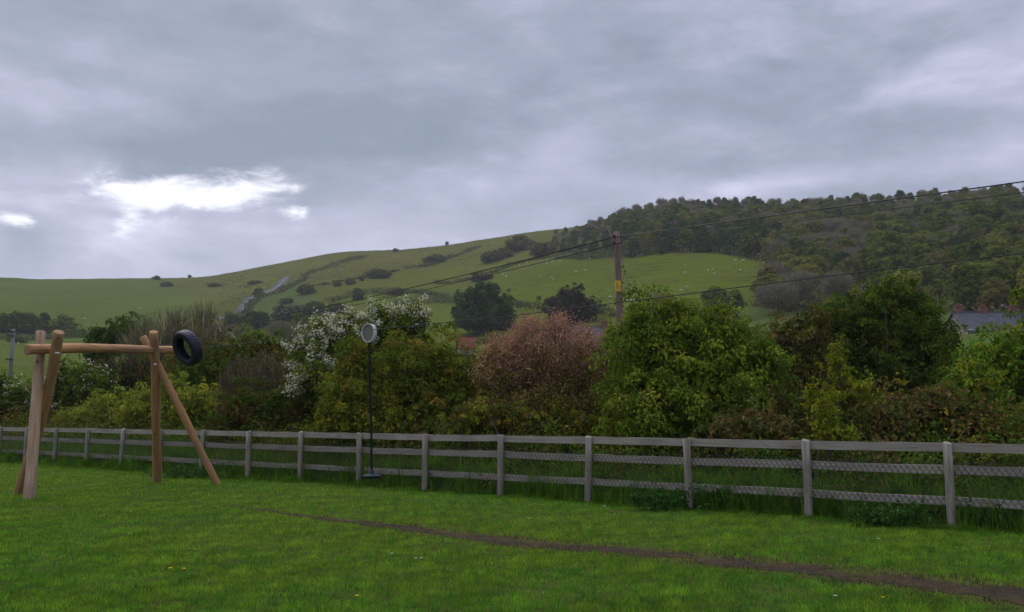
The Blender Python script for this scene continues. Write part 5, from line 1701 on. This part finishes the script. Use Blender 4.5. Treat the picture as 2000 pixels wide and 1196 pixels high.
SHEEP = []
for x, y in [(62, 320), (655, 215), (670, 216), (805, 200), (990, 172), (1100, 136), (1195, 157), (1245, 122), (1200, 128), (1145, 134), (505, 310), (390, 355), (440, 350), (920, 305),
             (1090, 337), (1110, 345), (1185, 283), (1225, 272), (1305, 350), (1365, 352), (1375, 362), (1335, 275), (1340, 261), (1410, 262), (1370, 262), (1500, 320), (1555, 315),
             (1578, 248), (1690, 465), (1700, 507), (1815, 487), (1780, 480), (1668, 530), (610, 280), (185, 310), (125, 315), (360, 425), (730, 235), (760, 228), (1030, 185), (640, 295)]:
    SHEEP.append((600 + 0.35 * x, 420 + 0.35 * y))
for x, y in [(115, 393), (325, 382), (335, 378), (345, 377), (418, 372), (55, 450), (98, 445), (782, 403), (747, 400), (768, 446), (650, 440), (655, 458), (628, 445), (530, 455), (538, 516),
             (512, 533), (300, 577), (870, 412), (870, 436), (885, 437), (965, 410)]:
    SHEEP.append((1100 + 0.45 * x, 330 + 0.45 * y))
SHEEP += [(165, 624), (274, 603), (511, 585), (540, 574), (525, 575), (12, 664), (36, 673)]
proto = None
rs = np.random.default_rng(77)
for px, py in SHEEP:
    h = onhill(px, py)
    if h is None: continue
    if px < 450: lab, grp = 'white sheep grazing in the left meadow', 'sheep in the left meadow'
    elif px > 1045 and py > 493: lab, grp = 'white sheep grazing on the bright green pasture below the wood', 'sheep on the bright pasture'
    elif px < 600: lab, grp = 'white sheep grazing beside the winding road', 'sheep beside the road'
    else: lab, grp = 'white sheep grazing on the open slope left of the wood', 'sheep on the open slope'
    if proto is None:
        proto = sheep_mesh().build('sheep', M['wool'], smooth=True); o = proto
    else:
        o = proto.copy(); col.objects.link(o)
    o.location = (h[0], h[1], ground_z(h[0], h[1]) - 0.02)
    a = rs.choice([0, math.pi]) + rs.normal(0, 0.6)
    o.rotation_euler = (0, 0, a)
    s = rs.uniform(0.56, 0.78); o.scale = (s, s, s)
    tag(o, lab, 'sheep', grp)

# ------------------------------------------------------------------ air
m = bpy.data.materials.new('haze'); m.use_nodes = True
nt = m.node_tree; nt.nodes.clear()
vo = N(nt, 'ShaderNodeVolumePrincipled'); vo.inputs['Color'].default_value = (0.84, 0.85, 0.90, 1); vo.inputs['Density'].default_value = 0.00018
vo.inputs['Anisotropy'].default_value = 0.2
mo = N(nt, 'ShaderNodeOutputMaterial'); L(nt, vo.outputs[0], mo.inputs['Volume'])
p = MB()
zlo, zhi = float(TV[:, 2].min()) - 1.0, float(TV[:, 2].max()) + 25.0
p.box((0, 0, (zlo + zhi) / 2), (6400, 6400, zhi - zlo))
tag(p.build('haze', m), kind='stuff')

# ------------------------------------------------------------------ sky, sun
SUN_EL, SUN_AZ = RAD(48), RAD(-28)     # az from +Y towards +X
w = bpy.data.worlds.new("World"); scn.world = w; w.use_nodes = True
nt = w.node_tree
bg = nt.nodes['Background']
sky = N(nt, 'ShaderNodeTexSky', _sky_type='NISHITA'); sky.sun_disc = False
sky.sun_elevation = SUN_EL; sky.sun_rotation = SUN_AZ
tc = N(nt, 'ShaderNodeTexCoord')
sepd = N(nt, 'ShaderNodeSeparateXYZ'); L(nt, tc.outputs['Generated'], sepd.inputs[0])


def math_(op, a, b_=None, clamp=False):
    n_ = nt.nodes.new('ShaderNodeMath'); n_.operation = op; n_.use_clamp = clamp
    for i, v in enumerate((a, b_)):
        if v is None: continue
        if isinstance(v, (int, float)): n_.inputs[i].default_value = v
        else: L(nt, v, n_.inputs[i])
    return n_.outputs[0]


mp = N(nt, 'ShaderNodeMapping'); mp.inputs['Rotation'].default_value = (0, RAD(-9), RAD(-20)); mp.inputs['Scale'].default_value = (1.0, 0.8, 2.6)
mp.inputs['Location'].default_value = (3.3, 1.2, 0.4)
L(nt, tc.outputs['Generated'], mp.inputs['Vector'])
c1 = N(nt, 'ShaderNodeTexNoise', Scale=2.3, Detail=7.0, Roughness=0.5, Distortion=0.3); L(nt, mp.outputs[0], c1.inputs['Vector'])
c2 = N(nt, 'ShaderNodeTexNoise', Scale=6.5, Detail=8.0, Roughness=0.55, Distortion=0.3); L(nt, mp.outputs[0], c2.inputs['Vector'])


c2s = N(nt, 'ShaderNodeSeparateColor'); L(nt, c2.outputs['Color'], c2s.inputs[0])


def blob(px, py, sa, sb, rot=0.0):
    """soft patch of cloud light/dark in a fixed direction of the sky"""
    d = Vector(ray(px, py)).normalized()
    r_ = d.cross(Vector((0, 0, 1))).normalized(); u_ = r_.cross(d).normalized()
    a_ = (r_ * math.cos(rot) + u_ * math.sin(rot)); b_ = (-r_ * math.sin(rot) + u_ * math.cos(rot))
    outs = []
    for v, s in ((a_, sa), (b_, sb)):
        dt = N(nt, 'ShaderNodeVectorMath', _operation='DOT_PRODUCT'); L(nt, tc.outputs['Generated'], dt.inputs[0]); dt.inputs[1].default_value = v / s
        # ragged edge
        outs.append(math_('ADD', dt.outputs['Value'], math_('MULTIPLY', math_('SUBTRACT', c2s.outputs[len(outs)], 0.5), 2.6)))
    r2 = math_('ADD', math_('MULTIPLY', outs[0], outs[0]), math_('MULTIPLY', outs[1], outs[1]))
    fr_ = N(nt, 'ShaderNodeVectorMath', _operation='DOT_PRODUCT'); L(nt, tc.outputs['Generated'], fr_.inputs[0]); fr_.inputs[1].default_value = d
    g = math_('POWER', 2.718, math_('MULTIPLY', r2, -1.0))
    return math_('MULTIPLY', g, math_('GREATER_THAN', fr_.outputs['Value'], 0.0))


c3 = N(nt, 'ShaderNodeTexNoise', Scale=17.0, Detail=9.0, Roughness=0.62, Distortion=0.5); L(nt, mp.outputs[0], c3.inputs['Vector'])
val = math_('ADD', math_('MULTIPLY', c1.outputs['Fac'], 0.62), math_('MULTIPLY', c2.outputs['Fac'], 0.38))
val = math_('ADD', val, math_('MULTIPLY', math_('SUBTRACT', c3.outputs['Fac'], 0.5), 0.16))
# large masses of the photographed overcast
for args, k in (((300, 300, 0.17, 0.030, 0.05), -0.15), ((760, 250, 0.24, 0.042, 0.22), -0.12), ((1000, 190, 0.20, 0.03, 0.3), -0.07), ((1450, 170, 0.22, 0.05, 0.25), -0.07),
                ((680, 400, 0.08, 0.035, 0), -0.07), ((180, 140, 0.13, 0.045, 0.1), 0.09), ((560, 70, 0.22, 0.03, 0.1), -0.06), ((1920, 100, 0.12, 0.10, 0), 0.10), ((420, 400, 0.18, 0.045, 0.05), 0.12),
                ((1100, 300, 0.12, 0.03, 0.2), 0.07), ((1520, 362, 0.10, 0.018, 0.1), 0.20), ((1680, 270, 0.15, 0.03, 0.25), -0.04), ((1960, 320, 0.08, 0.03, 0.2), 0.14), ((60, 350, 0.10, 0.03, 0), 0.09),
                ((900, 420, 0.25, 0.03, 0.05), 0.04), ((100, 510, 0.3, 0.03, 0), -0.03), ((1150, 60, 0.2, 0.03, 0.15), -0.05)):
    val = math_('ADD', val, math_('MULTIPLY', blob(*args), k))
cc = ramp(nt, val, [(0.30, (0.185, 0.22, 0.285)), (0.43, (0.26, 0.285, 0.37)), (0.56, (0.375, 0.385, 0.50)), (0.70, (0.56, 0.56, 0.70)), (0.85, (0.95, 0.95, 1.0))])
gap = None
for args, k in (((400, 384, 0.088, 0.020, 0.05), 1.05), ((262, 405, 0.022, 0.018, 0.5), 0.9), ((575, 412, 0.020, 0.012, 0.4), 0.58), ((5, 425, 0.022, 0.008, 0.0), 0.85)):
    g_ = math_('MULTIPLY', blob(*args), k)
    gap = g_ if gap is None else math_('MAXIMUM', gap, g_)
gap = math_('ADD', gap, math_('MULTIPLY', math_('SUBTRACT', c3.outputs['Fac'], 0.5), math_('MULTIPLY', math_('MINIMUM', math_('MULTIPLY', gap, 3.0), 1.0), 2.2)))
gm = N(nt, 'ShaderNodeMapRange', _interpolation_type='SMOOTHSTEP'); L(nt, gap, gm.inputs[0]); gm.inputs[1].default_value = 0.12; gm.inputs[2].default_value = 0.95
gap = gm.outputs[0]
cc = mixc(nt, gap, cc, ramp(nt, c3.outputs['Fac'], [(0.3, (0.62, 0.62, 0.70)), (0.5, (0.82, 0.82, 0.88)), (0.68, (1.0, 1.0, 1.03))]))
sks = N(nt, 'ShaderNodeVectorMath', _operation='SCALE'); L(nt, sky.outputs[0], sks.inputs[0]); sks.inputs[3].default_value = 0.10
ccs = N(nt, 'ShaderNodeVectorMath', _operation='SCALE'); L(nt, cc, ccs.inputs[0])
# the overcast is brightest towards the zenith
zen = N(nt, 'ShaderNodeMapRange', _interpolation_type='SMOOTHSTEP'); L(nt, sepd.outputs[2], zen.inputs[0])
zen.inputs[1].default_value = 0.42; zen.inputs[2].default_value = 0.85; zen.inputs[3].default_value = 1.0; zen.inputs[4].default_value = 2.6
L(nt, zen.outputs[0], ccs.inputs[3])
fin = mixc(nt, 0.93, sks.outputs[0], ccs.outputs[0])
L(nt, fin, bg.inputs['Color'])
bg.inputs['Strength'].default_value = 1.0

sd = bpy.data.lights.new('sun', 'SUN'); sd.energy = 1.3; sd.angle = RAD(35); sd.color = (1, 0.97, 0.92)
so = bpy.data.objects.new('sun', sd); col.objects.link(so)
sv = Vector((math.sin(SUN_AZ) * math.cos(SUN_EL), math.cos(SUN_AZ) * math.cos(SUN_EL), math.sin(SUN_EL)))
so.rotation_mode = 'QUATERNION'; so.rotation_quaternion = sv.to_track_quat('Z', 'Y')
so.location = (0, 0, 60)

scn.view_settings.view_transform = 'Standard'
scn.view_settings.look = 'None'
scn.view_settings.exposure = 0.5
scn.view_settings.gamma = 1.0
scn.cycles.use_denoising = True
scn.cycles.max_bounces = 6
scn.cycles.transparent_max_bounces = 4
print('objects', len(bpy.data.objects), 'verts', sum(len(o.data.vertices) for o in bpy.data.objects if o.type == 'MESH'))
